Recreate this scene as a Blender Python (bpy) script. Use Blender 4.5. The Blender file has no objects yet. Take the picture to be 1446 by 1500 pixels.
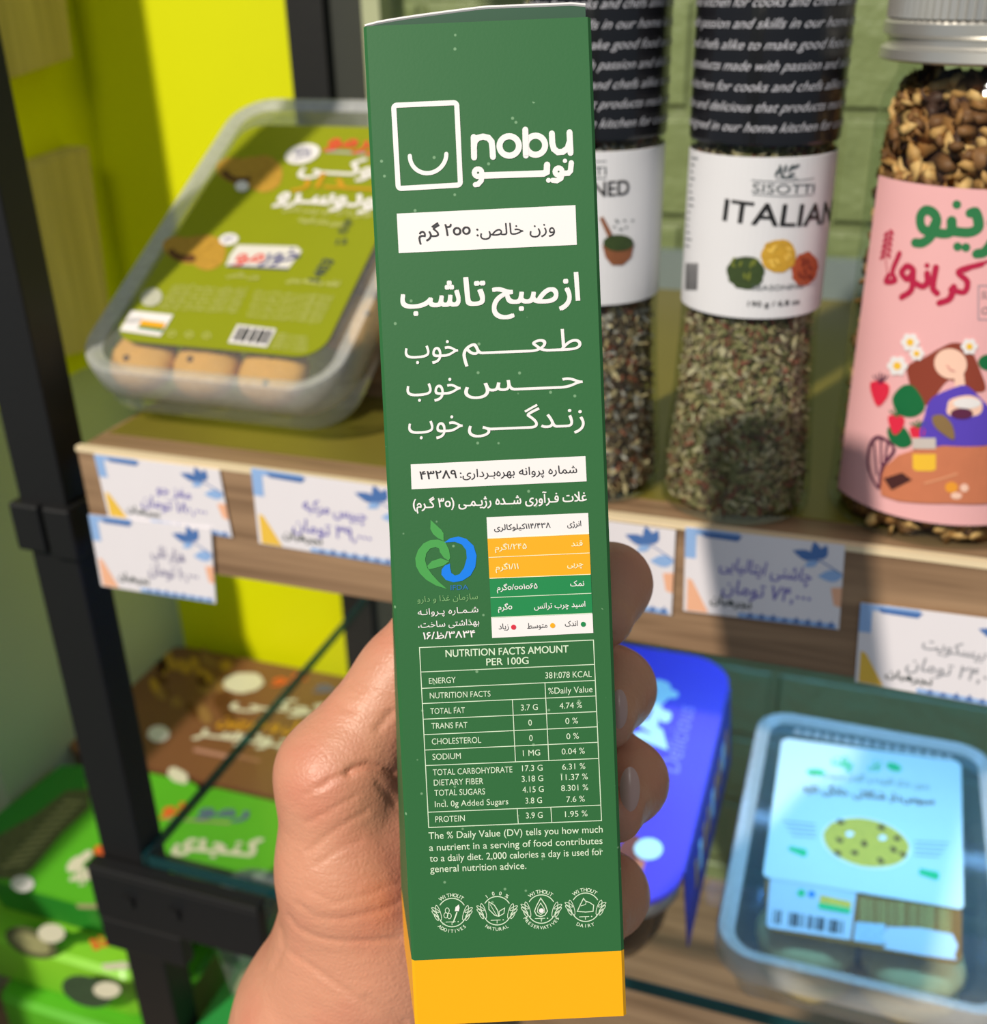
import bpy, bmesh, math, random
import numpy as np
from mathutils import Vector, Matrix
from mathutils.geometry import tessellate_polygon, delaunay_2d_cdt

random.seed(7); rng = np.random.default_rng(7)
scene = bpy.context.scene
COL = scene.collection

# ------------------------------------------------------------------ camera
FPX, CX, CY = 1600.0, 723.0, 750.0
def nrm(v):
    v = np.array(v, float); return v / np.linalg.norm(v)
_Z = -nrm((72, -3250, -FPX)); _X = nrm((5130, -675, FPX)); _X = nrm(_X - _Z * np.dot(_X, _Z)); _Y = np.cross(_Z, _X)
M = np.array([_X, _Y, _Z])                 # world = M @ camera
CAM = np.array([0, 0, 1.25])
cam_d = bpy.data.cameras.new('camera'); cam = bpy.data.objects.new('camera', cam_d); COL.objects.link(cam)
cam.matrix_world = Matrix([[*M[i], CAM[i]] for i in range(3)] + [[0, 0, 0, 1]])
cam_d.sensor_fit = 'HORIZONTAL'; cam_d.sensor_width = 36; cam_d.lens = 36 * FPX / 1446
cam_d.clip_start = 0.01; cam_d.clip_end = 50
cam_d.dof.use_dof = True; cam_d.dof.focus_distance = 0.241; cam_d.dof.aperture_fstop = 15.5
scene.camera = cam

# ------------------------------------------------------------------ light, world, exposure
scene.view_settings.view_transform = 'Standard'; scene.view_settings.look = 'None'
scene.view_settings.exposure = 0.0; scene.view_settings.gamma = 1.0; scene.view_settings.use_curve_mapping = False
scene.cycles.max_bounces = 10; scene.cycles.transparent_max_bounces = 24
scene.cycles.caustics_reflective = False; scene.cycles.caustics_refractive = False
world = bpy.data.worlds.new('world'); scene.world = world; world.use_nodes = True
wb = world.node_tree.nodes['Background']; wb.inputs[0].default_value = (0.62, 0.82, 1.0, 1); wb.inputs[1].default_value = 0.18
def light(name, kind, loc, target, energy, size, color=(1, 1, 1), shape='DISK', size_y=None, spread=None):
    d = bpy.data.lights.new(name, kind); d.energy = energy; d.color = color
    if kind == 'AREA':
        d.shape = shape; d.size = size
        if size_y: d.size_y = size_y
        if spread: d.spread = spread
    else: d.shadow_soft_size = size
    o = bpy.data.objects.new(name, d); COL.objects.link(o); o.location = loc
    o.rotation_euler = (Vector(target) - Vector(loc)).to_track_quat('-Z', 'Y').to_euler()
    return o
KEYDIR = nrm((0.074, 0.178, -0.166))
kp = np.array([0, 0.26, 1.13]) - KEYDIR * 8.0
light('ceiling_spot', 'AREA', kp, (0, 0.26, 1.13), 740, 0.26, (1.0, 0.90, 0.77))
light('overhead_fill', 'AREA', (0.15, -1.25, 2.45), (0, 0.4, 1.05), 9, 1.0, (1.0, 0.97, 0.92), 'RECTANGLE', 0.6)  # soft fill added overhead, also gives the sheen on the carton top
light('blue_fill_back', 'AREA', (0.08, 0.70, 0.972), (0.08, 0.76, 0.76), 0.55, 0.40, (0.22, 0.52, 1.0), 'RECTANGLE', 0.02)  # added blue fill for the wall under the oak shelf, not a visible lamp
light('blue_fill', 'AREA', (0.06, 0.47, 0.970), (0.06, 0.56, 0.76), 0.66, 0.26, (0.24, 0.62, 1.0), 'RECTANGLE', 0.03)  # added blue light standing in for an unseen source over the lower tubs

# ------------------------------------------------------------------ helpers: camera rays
def ray(px, py): return M @ np.array([(px - CX) / FPX, -(py - CY) / FPX, -1.0])
def at(px, py, d): return CAM + ray(px, py) * d
def onY(px, py, Y): r = ray(px, py); return CAM + r * ((Y - CAM[1]) / r[1])
def onX(px, py, X): r = ray(px, py); return CAM + r * ((X - CAM[0]) / r[0])
def onZ(px, py, Z): r = ray(px, py); return CAM + r * ((Z - CAM[2]) / r[2])

# ------------------------------------------------------------------ helpers: materials
def lin(c):
    return tuple(((x / 255) / 12.92 if x / 255 <= 0.04045 else ((x / 255 + 0.055) / 1.055) ** 2.4) for x in c)
def mat(name, rgb, rough=0.5, var=0.06, scale=60.0, bump=0.0, bscale=400.0, metal=0.0, coat=0.0, sss=0.0, spec=0.5):
    m = bpy.data.materials.new(name); m.use_nodes = True; nt = m.node_tree; p = nt.nodes['Principled BSDF']
    c = lin(rgb); p.inputs['Roughness'].default_value = rough; p.inputs['Metallic'].default_value = metal
    p.inputs['Coat Weight'].default_value = coat; p.inputs['Specular IOR Level'].default_value = spec
    tc = nt.nodes.new('ShaderNodeTexCoord')
    if var:
        n = nt.nodes.new('ShaderNodeTexNoise'); n.inputs['Scale'].default_value = scale; n.inputs['Detail'].default_value = 4
        r = nt.nodes.new('ShaderNodeMapRange'); r.inputs[3].default_value = 1 - var; r.inputs[4].default_value = 1 + var
        mx = nt.nodes.new('ShaderNodeMix'); mx.data_type = 'RGBA'; mx.blend_type = 'MULTIPLY'; mx.inputs[0].default_value = 1
        nt.links.new(tc.outputs['Object'], n.inputs['Vector']); nt.links.new(n.outputs[0], r.inputs[0])
        mx.inputs[6].default_value = (*c, 1); nt.links.new(r.outputs[0], mx.inputs[7]); nt.links.new(mx.outputs[2], p.inputs['Base Color'])
    else: p.inputs['Base Color'].default_value = (*c, 1)
    if bump:
        n2 = nt.nodes.new('ShaderNodeTexNoise'); n2.inputs['Scale'].default_value = bscale; n2.inputs['Detail'].default_value = 3
        b = nt.nodes.new('ShaderNodeBump'); b.inputs['Strength'].default_value = bump; b.inputs['Distance'].default_value = 0.001
        nt.links.new(tc.outputs['Object'], n2.inputs['Vector']); nt.links.new(n2.outputs[0], b.inputs['Height']); nt.links.new(b.outputs[0], p.inputs['Normal'])
    if sss:
        p.inputs['Subsurface Weight'].default_value = sss; p.inputs['Subsurface Radius'].default_value = (1, 0.35, 0.2); p.inputs['Subsurface Scale'].default_value = 0.003
    return m
def clear(name, tint, gloss=0.06, milk=0.08, milkc=(225, 230, 232), rough=0.08, ior=1.45):
    """thin clear plastic or glass: see-through, a little milky, with a Fresnel gloss"""
    m = bpy.data.materials.new(name); m.use_nodes = True; nt = m.node_tree
    nt.nodes.remove(nt.nodes['Principled BSDF']); out = nt.nodes['Material Output']
    t = nt.nodes.new('ShaderNodeBsdfTransparent'); t.inputs[0].default_value = (*lin(tint), 1)
    d = nt.nodes.new('ShaderNodeBsdfDiffuse'); d.inputs[0].default_value = (*lin(milkc), 1)
    nz = nt.nodes.new('ShaderNodeTexNoise'); nz.inputs['Scale'].default_value = 40
    mr = nt.nodes.new('ShaderNodeMapRange'); mr.inputs[3].default_value = milk * 0.75; mr.inputs[4].default_value = milk * 1.25
    nt.links.new(nz.outputs[0], mr.inputs[0])
    m1 = nt.nodes.new('ShaderNodeMixShader'); nt.links.new(mr.outputs[0], m1.inputs[0])
    nt.links.new(t.outputs[0], m1.inputs[1]); nt.links.new(d.outputs[0], m1.inputs[2])
    g = nt.nodes.new('ShaderNodeBsdfGlossy'); g.inputs['Roughness'].default_value = rough
    lw = nt.nodes.new('ShaderNodeLayerWeight'); lw.inputs[0].default_value = 0.5
    fr = nt.nodes.new('ShaderNodeMath'); fr.operation = 'POWER'; fr.inputs[1].default_value = 4.0; nt.links.new(lw.outputs['Facing'], fr.inputs[0])
    ad = nt.nodes.new('ShaderNodeMath'); ad.operation = 'MULTIPLY_ADD'; ad.inputs[1].default_value = 0.55; ad.inputs[2].default_value = gloss; ad.use_clamp = True
    nt.links.new(fr.outputs[0], ad.inputs[0])
    m2 = nt.nodes.new('ShaderNodeMixShader'); nt.links.new(ad.outputs[0], m2.inputs[0]); nt.links.new(m1.outputs[0], m2.inputs[1]); nt.links.new(g.outputs[0], m2.inputs[2])
    nt.links.new(m2.outputs[0], out.inputs[0]); return m
def wood(name, a, b, axis=0, rough=0.45, k=1.0):
    m = bpy.data.materials.new(name); m.use_nodes = True; nt = m.node_tree; p = nt.nodes['Principled BSDF']
    tc = nt.nodes.new('ShaderNodeTexCoord'); mp = nt.nodes.new('ShaderNodeMapping')
    s = [130 * k, 130 * k, 130 * k]; s[axis] = 6 * k; mp.inputs['Scale'].default_value = s
    n = nt.nodes.new('ShaderNodeTexNoise'); n.inputs['Scale'].default_value = 1.0; n.inputs['Detail'].default_value = 6; n.inputs['Distortion'].default_value = 0.6
    r = nt.nodes.new('ShaderNodeValToRGB'); r.color_ramp.elements[0].position = 0.33; r.color_ramp.elements[1].position = 0.68
    r.color_ramp.elements[0].color = (*lin(a), 1); r.color_ramp.elements[1].color = (*lin(b), 1)
    nt.links.new(tc.outputs['Object'], mp.inputs[0]); nt.links.new(mp.outputs[0], n.inputs['Vector']); nt.links.new(n.outputs[0], r.inputs[0])
    nt.links.new(r.outputs[0], p.inputs['Base Color']); p.inputs['Roughness'].default_value = rough
    return m

# ------------------------------------------------------------------ helpers: meshes
class MB:
    def __init__(s): s.v = []; s.f = []; s.m = []; s.mats = []
    def mi(s, m):
        if m not in s.mats: s.mats.append(m)
        return s.mats.index(m)
    def add(s, vs, fs, m):
        b = len(s.v); i = s.mi(m); s.v.extend([tuple(map(float, q)) for q in vs])
        s.f.extend([tuple(b + k for k in f) for f in fs]); s.m.extend([i] * len(fs))
    def hexa(s, p, m):      # 8 points: bottom loop, top loop
        s.add(p, [(3, 2, 1, 0), (4, 5, 6, 7), (0, 1, 5, 4), (1, 2, 6, 5), (2, 3, 7, 6), (3, 0, 4, 7)], m)
    def box(s, lo, hi, m):
        (a, b, c), (d, e, f) = lo, hi
        s.hexa([(a, b, c), (d, b, c), (d, e, c), (a, e, c), (a, b, f), (d, b, f), (d, e, f), (a, e, f)], m)
    def loft(s, loops, m, cap0=False, cap1=False):
        n = len(loops[0]); vs = [q for L in loops for q in L]; fs = []
        for k in range(len(loops) - 1):
            for i in range(n):
                j = (i + 1) % n; fs.append((k * n + i, k * n + j, (k + 1) * n + j, (k + 1) * n + i))
        if cap0: fs.append(tuple(reversed(range(n))))
        if cap1: fs.append(tuple((len(loops) - 1) * n + i for i in range(n)))
        s.add(vs, fs, m)
    def lathe(s, c, prof, m, n=64, cap0=False, cap1=False):
        s.loft([[(c[0] + r * math.cos(2 * math.pi * i / n), c[1] + r * math.sin(2 * math.pi * i / n), z) for i in range(n)] for r, z in prof], m, cap0, cap1)
    def tube(s, pts, r, m, n=8):
        pts = [np.array(p, float) for p in pts]; loops = []
        for i, p in enumerate(pts):
            t = nrm(pts[min(i + 1, len(pts) - 1)] - pts[max(i - 1, 0)]); a = nrm(np.cross(t, (0.3, 0.2, 1) if abs(t[2]) < 0.9 else (1, 0, 0))); b = np.cross(t, a)
            loops.append([p + r * (a * math.cos(2 * math.pi * k / n) + b * math.sin(2 * math.pi * k / n)) for k in range(n)])
        s.loft(loops, m, True, True)
    def build(s, name, parent=None, smooth=False, loc=None, bevel=0.0, auto=None):
        base = np.array(loc if loc is not None else (parent['_base'] if parent is not None else (0, 0, 0)), float)
        me = bpy.data.meshes.new(name); me.from_pydata([tuple(np.array(q) - base) for q in s.v], [], s.f)
        for m in s.mats: me.materials.append(m)
        me.polygons.foreach_set('material_index', s.m)
        if smooth: me.polygons.foreach_set('use_smooth', [True] * len(me.polygons))
        me.update()
        o = bpy.data.objects.new(name, me); COL.objects.link(o)
        if parent is not None: o.parent = parent
        else: o.location = base
        if loc is not None and parent is not None: o.location = base - np.array(parent['_base'])
        o['_base'] = [float(x) for x in base]
        if bevel:
            b = o.modifiers.new('bevel', 'BEVEL'); b.width = bevel; b.segments = 2; b.limit_method = 'ANGLE'
        if auto: me.set_sharp_from_angle(angle=auto)
        return o
def tag(o, label=None, cat=None, group=None, kind=None):
    for k, v in (('label', label), ('category', cat), ('group', group), ('kind', kind)):
        if v: o[k] = v
    return o
def thing(name, base, label, cat, group=None):
    o = bpy.data.objects.new(name, None); COL.objects.link(o); o.location = base; o.empty_display_size = 0.01
    o['_base'] = [float(x) for x in base]; return tag(o, label, cat, group)
def rrect(w, h, r, n=8):
    pts = []
    for cx, cy, a0 in ((w/2 - r, h/2 - r, 0), (-w/2 + r, h/2 - r, 90), (-w/2 + r, -h/2 + r, 180), (w/2 - r, -h/2 + r, 270)):
        for k in range(n + 1):
            a = math.radians(a0 + 90 * k / n); pts.append((cx + r * math.cos(a), cy + r * math.sin(a)))
    return pts

# ------------------------------------------------------------------ helpers: print on surfaces
class Plane:
    step = None
    def __init__(s, o, u, v): s.o = np.array(o, float); s.u = nrm(u); s.v = nrm(v); s.n = np.cross(s.u, s.v)
    def pt(s, a, b, off=0): return s.o + s.u * a + s.v * b + s.n * off
    def uv(s, p):
        r = ray(*p); t = np.dot(s.o - CAM, s.n) / np.dot(r, s.n); q = CAM + r * t - s.o; return np.array([q @ s.u, q @ s.v])
class Cyl:
    step = 0.0025
    def __init__(s, x, y, r, z0, th=0.0): s.x, s.y, s.r, s.z0, s.th = x, y, r, z0, th
    def pt(s, a, b, off=0):
        g = a / s.r + s.th; R = s.r + off
        return np.array([s.x + R * math.sin(g), s.y - R * math.cos(g), s.z0 + b])
    def uv(s, p):
        d = ray(*p); o = CAM - np.array([s.x, s.y, 0]); A = d[0]**2 + d[1]**2; B = 2 * (o[0]*d[0] + o[1]*d[1]); Cc = o[0]**2 + o[1]**2 - s.r**2
        q = B*B - 4*A*Cc; t = (-B - math.sqrt(max(q, 0))) / (2*A); h = CAM + d*t - np.array([s.x, s.y, 0])
        return np.array([(math.atan2(h[0], -h[1]) - s.th) * s.r, h[2] - s.z0])
_AR = {}
for ch, base, n in (('ا', 0xFE8D, 2), ('آ', 0xFE81, 2), ('ب', 0xFE8F, 4), ('پ', 0xFB56, 4), ('ت', 0xFE95, 4), ('ج', 0xFE9D, 4), ('چ', 0xFB7A, 4), ('ح', 0xFEA1, 4), ('خ', 0xFEA5, 4),
                    ('د', 0xFEA9, 2), ('ذ', 0xFEAB, 2), ('ر', 0xFEAD, 2), ('ز', 0xFEAF, 2), ('ژ', 0xFB8A, 2), ('س', 0xFEB1, 4), ('ش', 0xFEB5, 4), ('ص', 0xFEB9, 4), ('ط', 0xFEC1, 4), ('ظ', 0xFEC5, 4),
                    ('ع', 0xFEC9, 4), ('غ', 0xFECD, 4), ('ف', 0xFED1, 4), ('ق', 0xFED5, 4), ('ک', 0xFB8E, 4), ('گ', 0xFB92, 4), ('ل', 0xFEDD, 4), ('م', 0xFEE1, 4), ('ن', 0xFEE5, 4), ('ه', 0xFEE9, 4), ('و', 0xFEED, 2), ('ی', 0xFBFC, 4)):
    _AR[ch] = (base, n)
def shape(s):
    """joined Persian letter forms in visual order; digits stay left to right"""
    s = s.replace('۰', 'o') if any('\u06f1' <= c <= '\u06f9' for c in s) or s.startswith('۰') else s
    if s.startswith('='): return ''.join(chr(_AR[c][0]) if c in _AR else c for c in s[1:])
    if not any(c in _AR for c in s) and not any('\u06f0' <= c <= '\u06f9' for c in s): return s
    out = []; i = 0
    def joins_next(c): return c == 'ـ' or (c in _AR and _AR[c][1] == 4)
    while i < len(s):
        c = s[i]; prev = s[i-1] if i else ' '; pj = joins_next(prev)
        if c == 'ل' and i + 1 < len(s) and s[i+1] == 'ا':
            out.append(chr(0xFEFC if pj else 0xFEFB)); i += 2; continue
        if c in _AR:
            b, n = _AR[c]; nxt = s[i+1] if i + 1 < len(s) else ' '; nj = n == 4 and (nxt in _AR or nxt == 'ـ')
            out.append(chr(b + (3 if pj and nj else 1 if pj else 2 if nj else 0)))
        elif c == '\u200c': pass
        else: out.append({'(': ')', ')': '('}.get(c, c))
        i += 1
    out = out[::-1]; res = []; k = 0
    isd = lambda c: '\u06f0' <= c <= '\u06f9' or c in '/,o\u0660'
    while k < len(out):
        if isd(out[k]):
            j = k
            while j < len(out) and isd(out[j]): j += 1
            res += out[k:j][::-1]; k = j
        else: res.append(out[k]); k += 1
    return ''.join(res)
_TC = {}
def text_mesh(s, bold=0.0):
    key = s
    if key not in _TC:
        c = bpy.data.curves.new('t', 'FONT'); c.body = shape(s); c.resolution_u = 3; c.fill_mode = 'FRONT'
        o = bpy.data.objects.new('t', c); COL.objects.link(o); dg = bpy.context.evaluated_depsgraph_get()
        cu = o.evaluated_get(dg).to_curve(dg); pts = []; edges = []
        for sp in cu.splines:
            B = sp.bezier_points; n = len(B); loop = []
            for i in range(n):
                p0, h0, h1, p1 = (np.array(q[:2]) for q in (B[i].co, B[i].handle_right, B[(i+1) % n].handle_left, B[(i+1) % n].co))
                d = p1 - p0; L = np.linalg.norm(d); flat = L < 1e-9 or max(abs(d[0]*(q - p0)[1] - d[1]*(q - p0)[0]) for q in (h0, h1)) / L < 0.002
                for t in ((0,) if flat else (0, .25, .5, .75)): loop.append(((1-t)**3*p0 + 3*(1-t)**2*t*h0 + 3*(1-t)*t*t*h1 + t**3*p1))
            if len(loop) > 2:
                k = len(pts); pts += loop; edges += [(k + i, k + (i + 1) % len(loop)) for i in range(len(loop))]
        o.to_curve_clear(); bpy.data.objects.remove(o); bpy.data.curves.remove(c)
        if not pts: _TC[key] = (np.zeros((0, 2)), []); return _TC[key]
        P0 = np.array(pts); E = np.array(edges)
        vo, _, fo, *_r = delaunay_2d_cdt([Vector(q) for q in P0], edges, [], 0, 1e-6)
        v = np.array([q[:2] for q in vo]); tri = np.array([q for q in fo if len(q) == 3])
        A, Bq = P0[E[:, 0]], P0[E[:, 1]]; keep = []
        for blk in np.array_split(tri, max(1, len(tri) // 800)):
            g = v[blk].mean(1); y = g[:, 1:2]; up = (A[None, :, 1] <= y) & (Bq[None, :, 1] > y); dn = (A[None, :, 1] > y) & (Bq[None, :, 1] <= y)
            dy = np.where(A[:, 1] == Bq[:, 1], 1, Bq[:, 1] - A[:, 1]); xi = A[None, :, 0] + (y - A[None, :, 1]) / dy[None] * (Bq[:, 0] - A[:, 0])[None]
            hit = xi > g[:, 0:1]; wn = (up & hit).sum(1) - (dn & hit).sum(1); keep.append(blk[wn != 0])
        f = [tuple(int(i) for i in q) for q in np.concatenate(keep)]
        _TC[key] = (v, f)
    return _TC[key]
class Print:
    """flat shapes laid on a surface; positions are given in the frame of the photograph or in surface units"""
    def __init__(s, mb, surf, lift=0.00012): s.mb, s.s, s.lift = mb, surf, lift
    def P(s, p): return s.s.uv(p)
    def sc(s, p): return float(np.linalg.norm(s.s.uv((p[0], p[1] - 4)) - s.s.uv((p[0], p[1] + 4))) / 8)
    def raw(s, v, f, m, layer=1):
        if s.s.step:
            bm = bmesh.new(); vs = [bm.verts.new((a, b, 0)) for a, b in v]
            for q in f:
                try: bm.faces.new([vs[k] for k in q])
                except ValueError: pass
            us = [a for a, b in v]; k = math.floor(min(us) / s.s.step) + 1
            while k * s.s.step < max(us):
                bmesh.ops.bisect_plane(bm, geom=bm.verts[:] + bm.edges[:] + bm.faces[:], plane_co=(k * s.s.step, 0, 0), plane_no=(1, 0, 0)); k += 1
            bm.verts.index_update(); v = [q.co[:2] for q in bm.verts]; f = [tuple(x.index for x in q.verts) for q in bm.faces]; bm.free()
        s.k = getattr(s, 'k', 0) + 1; z = s.lift * layer + (s.k % 14) * 5e-6
        s.mb.add([s.s.pt(a, b, z) for a, b in v], f, m)
    def poly(s, pts, m, layer=1, px=True):
        q = [s.P(p) for p in pts] if px else [np.array(p) for p in pts]
        t = tessellate_polygon([[Vector((a, b, 0)) for a, b in q]])
        fs = []
        for a, b, c in t:
            cr = (q[b][0]-q[a][0])*(q[c][1]-q[a][1]) - (q[b][1]-q[a][1])*(q[c][0]-q[a][0])
            fs.append((a, b, c) if cr > 0 else (a, c, b))
        s.raw(q, fs, m, layer)
    def ell(s, c, rx, ry, m, layer=1, rot=0, n=24, px=True, jit=0.0):
        ca, sa = math.cos(math.radians(rot)), math.sin(math.radians(rot)); pts = []
        for k in range(n):
            g = 2 * math.pi * k / n; j = 1 + jit * random.uniform(-1, 1); x, y = rx * j * math.cos(g), ry * j * math.sin(g)
            pts.append((c[0] + x * ca - y * sa, c[1] + x * sa + y * ca))
        s.poly(pts, m, layer, px)
    def stroke(s, pts, w, m, layer=1, closed=False, px=True, caps=True):
        if px:
            w = w * s.sc(pts[0]); pts = [s.P(p) for p in pts]
        pts = [np.array(p, float) for p in pts]; n = len(pts); v = []; f = []
        for i, p in enumerate(pts):
            a = pts[(i - 1) % n] if closed or i > 0 else p; b = pts[(i + 1) % n] if closed or i < n - 1 else p
            t1 = p - a; t2 = b - p
            l1, l2 = np.linalg.norm(t1), np.linalg.norm(t2); t1 = t1 / l1 if l1 > 1e-12 else t2 / max(l2, 1e-12); t2 = t2 / l2 if l2 > 1e-12 else t1
            t = t1 + t2; L = np.linalg.norm(t); t = t / L if L > 1e-6 else t1
            cc = max(0.45, abs(float(np.dot(t, t1)))); nn = np.array([-t[1], t[0]]) * (w / 2 / cc); v += [p + nn, p - nn]
        for i in range(n if closed else n - 1):
            j = (i + 1) % n; f.append((2*i, 2*i + 1, 2*j + 1, 2*j))
        s.raw(v, f, m, layer)
        if caps and not closed:
            for p in (pts[0], pts[-1]): s.ell(p, w/2, w/2, m, layer, n=10, px=False)
    def text(s, t, p0, p1, h, m, bold=0.0, layer=1, shear=0.0, px=True, fit=True, cap=0.72):
        if px: hu = h * s.sc(p0); a, b = s.P(p0), s.P(p1)
        else: hu = h; a, b = np.array(p0, float), np.array(p1, float)
        v, f = text_mesh(t, bold)
        if not len(v): return
        x0, x1 = v[:, 0].min(), v[:, 0].max(); e = nrm(b - a); up = np.array([-e[1], e[0]])
        sx = np.linalg.norm(b - a) / (x1 - x0) if fit else hu / cap
        sy = hu / cap
        bd = max(0.0, bold) * 0.85; mid = 0.0
        if not fit: mid = (np.linalg.norm(b - a) - (x1 - x0) * sx) / 2
        for ox, oy in (((0, 0),) if bd == 0 else ((-bd, -bd*.6), (bd, -bd*.6), (bd, bd*.6), (-bd, bd*.6)) + (((0, 0),) if bd > .02 else ())):
            s.raw([a + e * (mid + (x - x0) * sx + ox * sy + shear * y * sy) + up * ((y + oy) * sy) for x, y in v], f, m, layer)
    def arc(s, t, c, r, a0, a1, h, m, bold=0.0, layer=1, inside=False):
        """letters one by one along an arc, angles in degrees in the frame of the photograph"""
        for k, ch in enumerate(t):
            g = math.radians(a0 + (a1 - a0) * (k / max(1, len(t) - 1))); p = (c[0] + r * math.cos(g), c[1] - r * math.sin(g))
            w = h * (0.28 if ch == 'I' else 0.78); tx, ty = (math.sin(g), math.cos(g)) if not inside else (-math.sin(g), -math.cos(g))
            ux, uy = (math.cos(g), -math.sin(g)) if not inside else (-math.cos(g), math.sin(g))
            q0 = (p[0] - tx * w/2 - ux * h/2, p[1] - ty * w/2 - uy * h/2); q1 = (p[0] + tx * w/2 - ux * h/2, p[1] + ty * w/2 - uy * h/2)
            s.text(ch, q0, q1, h, m, bold, layer, fit=False)
def cr(o, k):           # converts a point read in an enlarged view to the frame of the photograph
    return lambda x, y: (o[0] + x * k, o[1] + y * k)
def lerp(a, b, t): return tuple(np.array(a, float) * (1 - t) + np.array(b, float) * t)
class QuadPx:
    """four corners in the frame of the photograph -> point at fractions (s right, t down)"""
    def __init__(s, tl, tr, br, bl): s.c = [np.array(q, float) for q in (tl, tr, br, bl)]
    def __call__(s, a, b): tl, tr, br, bl = s.c; return tuple((tl*(1-a) + tr*a)*(1-b) + (bl*(1-a) + br*a)*b)
    def rect(s, a0, b0, a1, b1): return [s(a0, b1), s(a1, b1), s(a1, b0), s(a0, b0)]

# ------------------------------------------------------------------ materials
WHITE = mat('white_print', (238, 234, 234), 0.45, 0.02)
PALE = mat('pale_green_print', (214, 232, 205), 0.5, 0.03)
GREY = mat('grey_print', (34, 32, 38), 0.5, 0.02)
BLACK = mat('black_print', (28, 28, 30), 0.5, 0.02)
METAL_BLACK = mat('black_steel', (17, 17, 18), 0.55, 0.1, 30, 0.15, 300)
SAGE = mat('sage_paint', (178, 188, 152), 0.5, 0.05, 20, 0.1, 200)
LIME = mat('lime_paint', (224, 228, 0), 0.5, 0.02, 20, spec=0.3)
WOOD = wood('oak_laminate', (124, 97, 72), (170, 138, 106))
WOODY = wood('pale_wood', (176, 160, 96), (206, 188, 118), 2, 0.6)
EDGE = mat('edge_band', (236, 216, 178), 0.4, 0.04)
OLIVE = mat('olive_liner', (122, 112, 44), 0.35, 0.08, 25)
PAPER = mat('card_paper', (236, 232, 238), 0.5, 0.02)
CBLUE = mat('card_pale_blue', (150, 186, 236), 0.5, 0.05)
CNAVY = mat('card_deep_blue', (78, 118, 182), 0.5, 0.08)
CPEACH = mat('card_peach', (246, 186, 150), 0.5, 0.05)
CGOLD = mat('card_gold', (242, 198, 74), 0.5, 0.05)
INK = mat('blue_ink', (112, 104, 190), 0.5, 0.05)
INKD = mat('dark_ink', (60, 70, 72), 0.5, 0.05)
PLAST = clear('clear_plastic', (238, 242, 240), 0.04, 0.10)
PLASTR = clear('clear_plastic_rim', (228, 232, 232), 0.06, 0.42, (232, 234, 234), 0.2)
GLASS = clear('clear_glass', (244, 248, 244), 0.02, 0.0, rough=0.03)
SHELFG = clear('shelf_glass', (250, 252, 251), 0.0, 0.004, rough=0.02, ior=1.35)
TEAL = clear('glass_edge', (90, 150, 148), 0.05, 0.32, (40, 104, 108), 0.15)
COOKIE = mat('cookie_crust', (236, 176, 88), 0.8, 0.18, 90, 0.6, 220)
COOKIE2 = mat('pale_cookie_crust', (232, 198, 124), 0.8, 0.2, 90, 0.6, 220)
CHOC = mat('chocolate_chip', (92, 58, 40), 0.6, 0.1)

# ------------------------------------------------------------------ the setting
YB = 0.80
def brick_mat():
    m = bpy.data.materials.new('sage_brick'); m.use_nodes = True; nt = m.node_tree; p = nt.nodes['Principled BSDF']
    tc = nt.nodes.new('ShaderNodeTexCoord'); mp = nt.nodes.new('ShaderNodeMapping'); mp.inputs['Rotation'].default_value = (math.radians(90), 0, 0)
    mp.inputs['Location'].default_value = (0.03, 0.085, 0)
    b = nt.nodes.new('ShaderNodeTexBrick'); b.inputs['Scale'].default_value = 1.0; b.inputs['Brick Width'].default_value = 0.20; b.inputs['Row Height'].default_value = 0.075
    b.inputs['Mortar Size'].default_value = 0.006; b.inputs['Mortar Smooth'].default_value = 0.6
    b.inputs['Color1'].default_value = (*lin((132, 146, 98)), 1); b.inputs['Color2'].default_value = (*lin((126, 140, 94)), 1); b.inputs['Mortar'].default_value = (*lin((122, 135, 90)), 1)
    n = nt.nodes.new('ShaderNodeTexNoise'); n.inputs['Scale'].default_value = 45; n.inputs['Detail'].default_value = 3
    ma = nt.nodes.new('ShaderNodeMath'); ma.operation = 'MULTIPLY_ADD'; ma.inputs[1].default_value = -0.7
    bu = nt.nodes.new('ShaderNodeBump'); bu.inputs['Strength'].default_value = 0.8; bu.inputs['Distance'].default_value = 0.006
    nt.links.new(tc.outputs['Object'], mp.inputs[0]); nt.links.new(mp.outputs[0], b.inputs['Vector']); nt.links.new(tc.outputs['Object'], n.inputs['Vector'])
    nt.links.new(b.outputs['Color'], p.inputs['Base Color']); nt.links.new(b.outputs['Fac'], ma.inputs[0]); nt.links.new(n.outputs[0], ma.inputs[2])
    nt.links.new(ma.outputs[0], bu.inputs['Height']); nt.links.new(bu.outputs[0], p.inputs['Normal']); p.inputs['Roughness'].default_value = 0.35
    return m
w = MB(); w.box((-0.40, YB + 0.012, 0.40), (0.75, YB + 0.06, 1.75), brick_mat()); tag(w.build('wall_back', loc=(0, YB + 0.012, 0.4)), kind='structure')
w = MB(); w.box((-0.66, YB, 0.40), (-0.424, YB + 0.012, 1.75), LIME); tag(w.build('wall_rear', loc=(-0.5, YB, 0.4)), kind='structure')
w = MB(); w.box((-0.64, 0.576, 0.955), (-0.622, YB, 1.75), LIME); w.box((-0.64, 0.540, 0.30), (-0.622, YB, 0.955), SAGE); w.box((-0.66, 0.10, 0.30), (-0.64, 0.60, 0.955), SAGE)
tag(w.build('wall_left', loc=(-0.64, 0.4, 0.3)), kind='structure')
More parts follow.
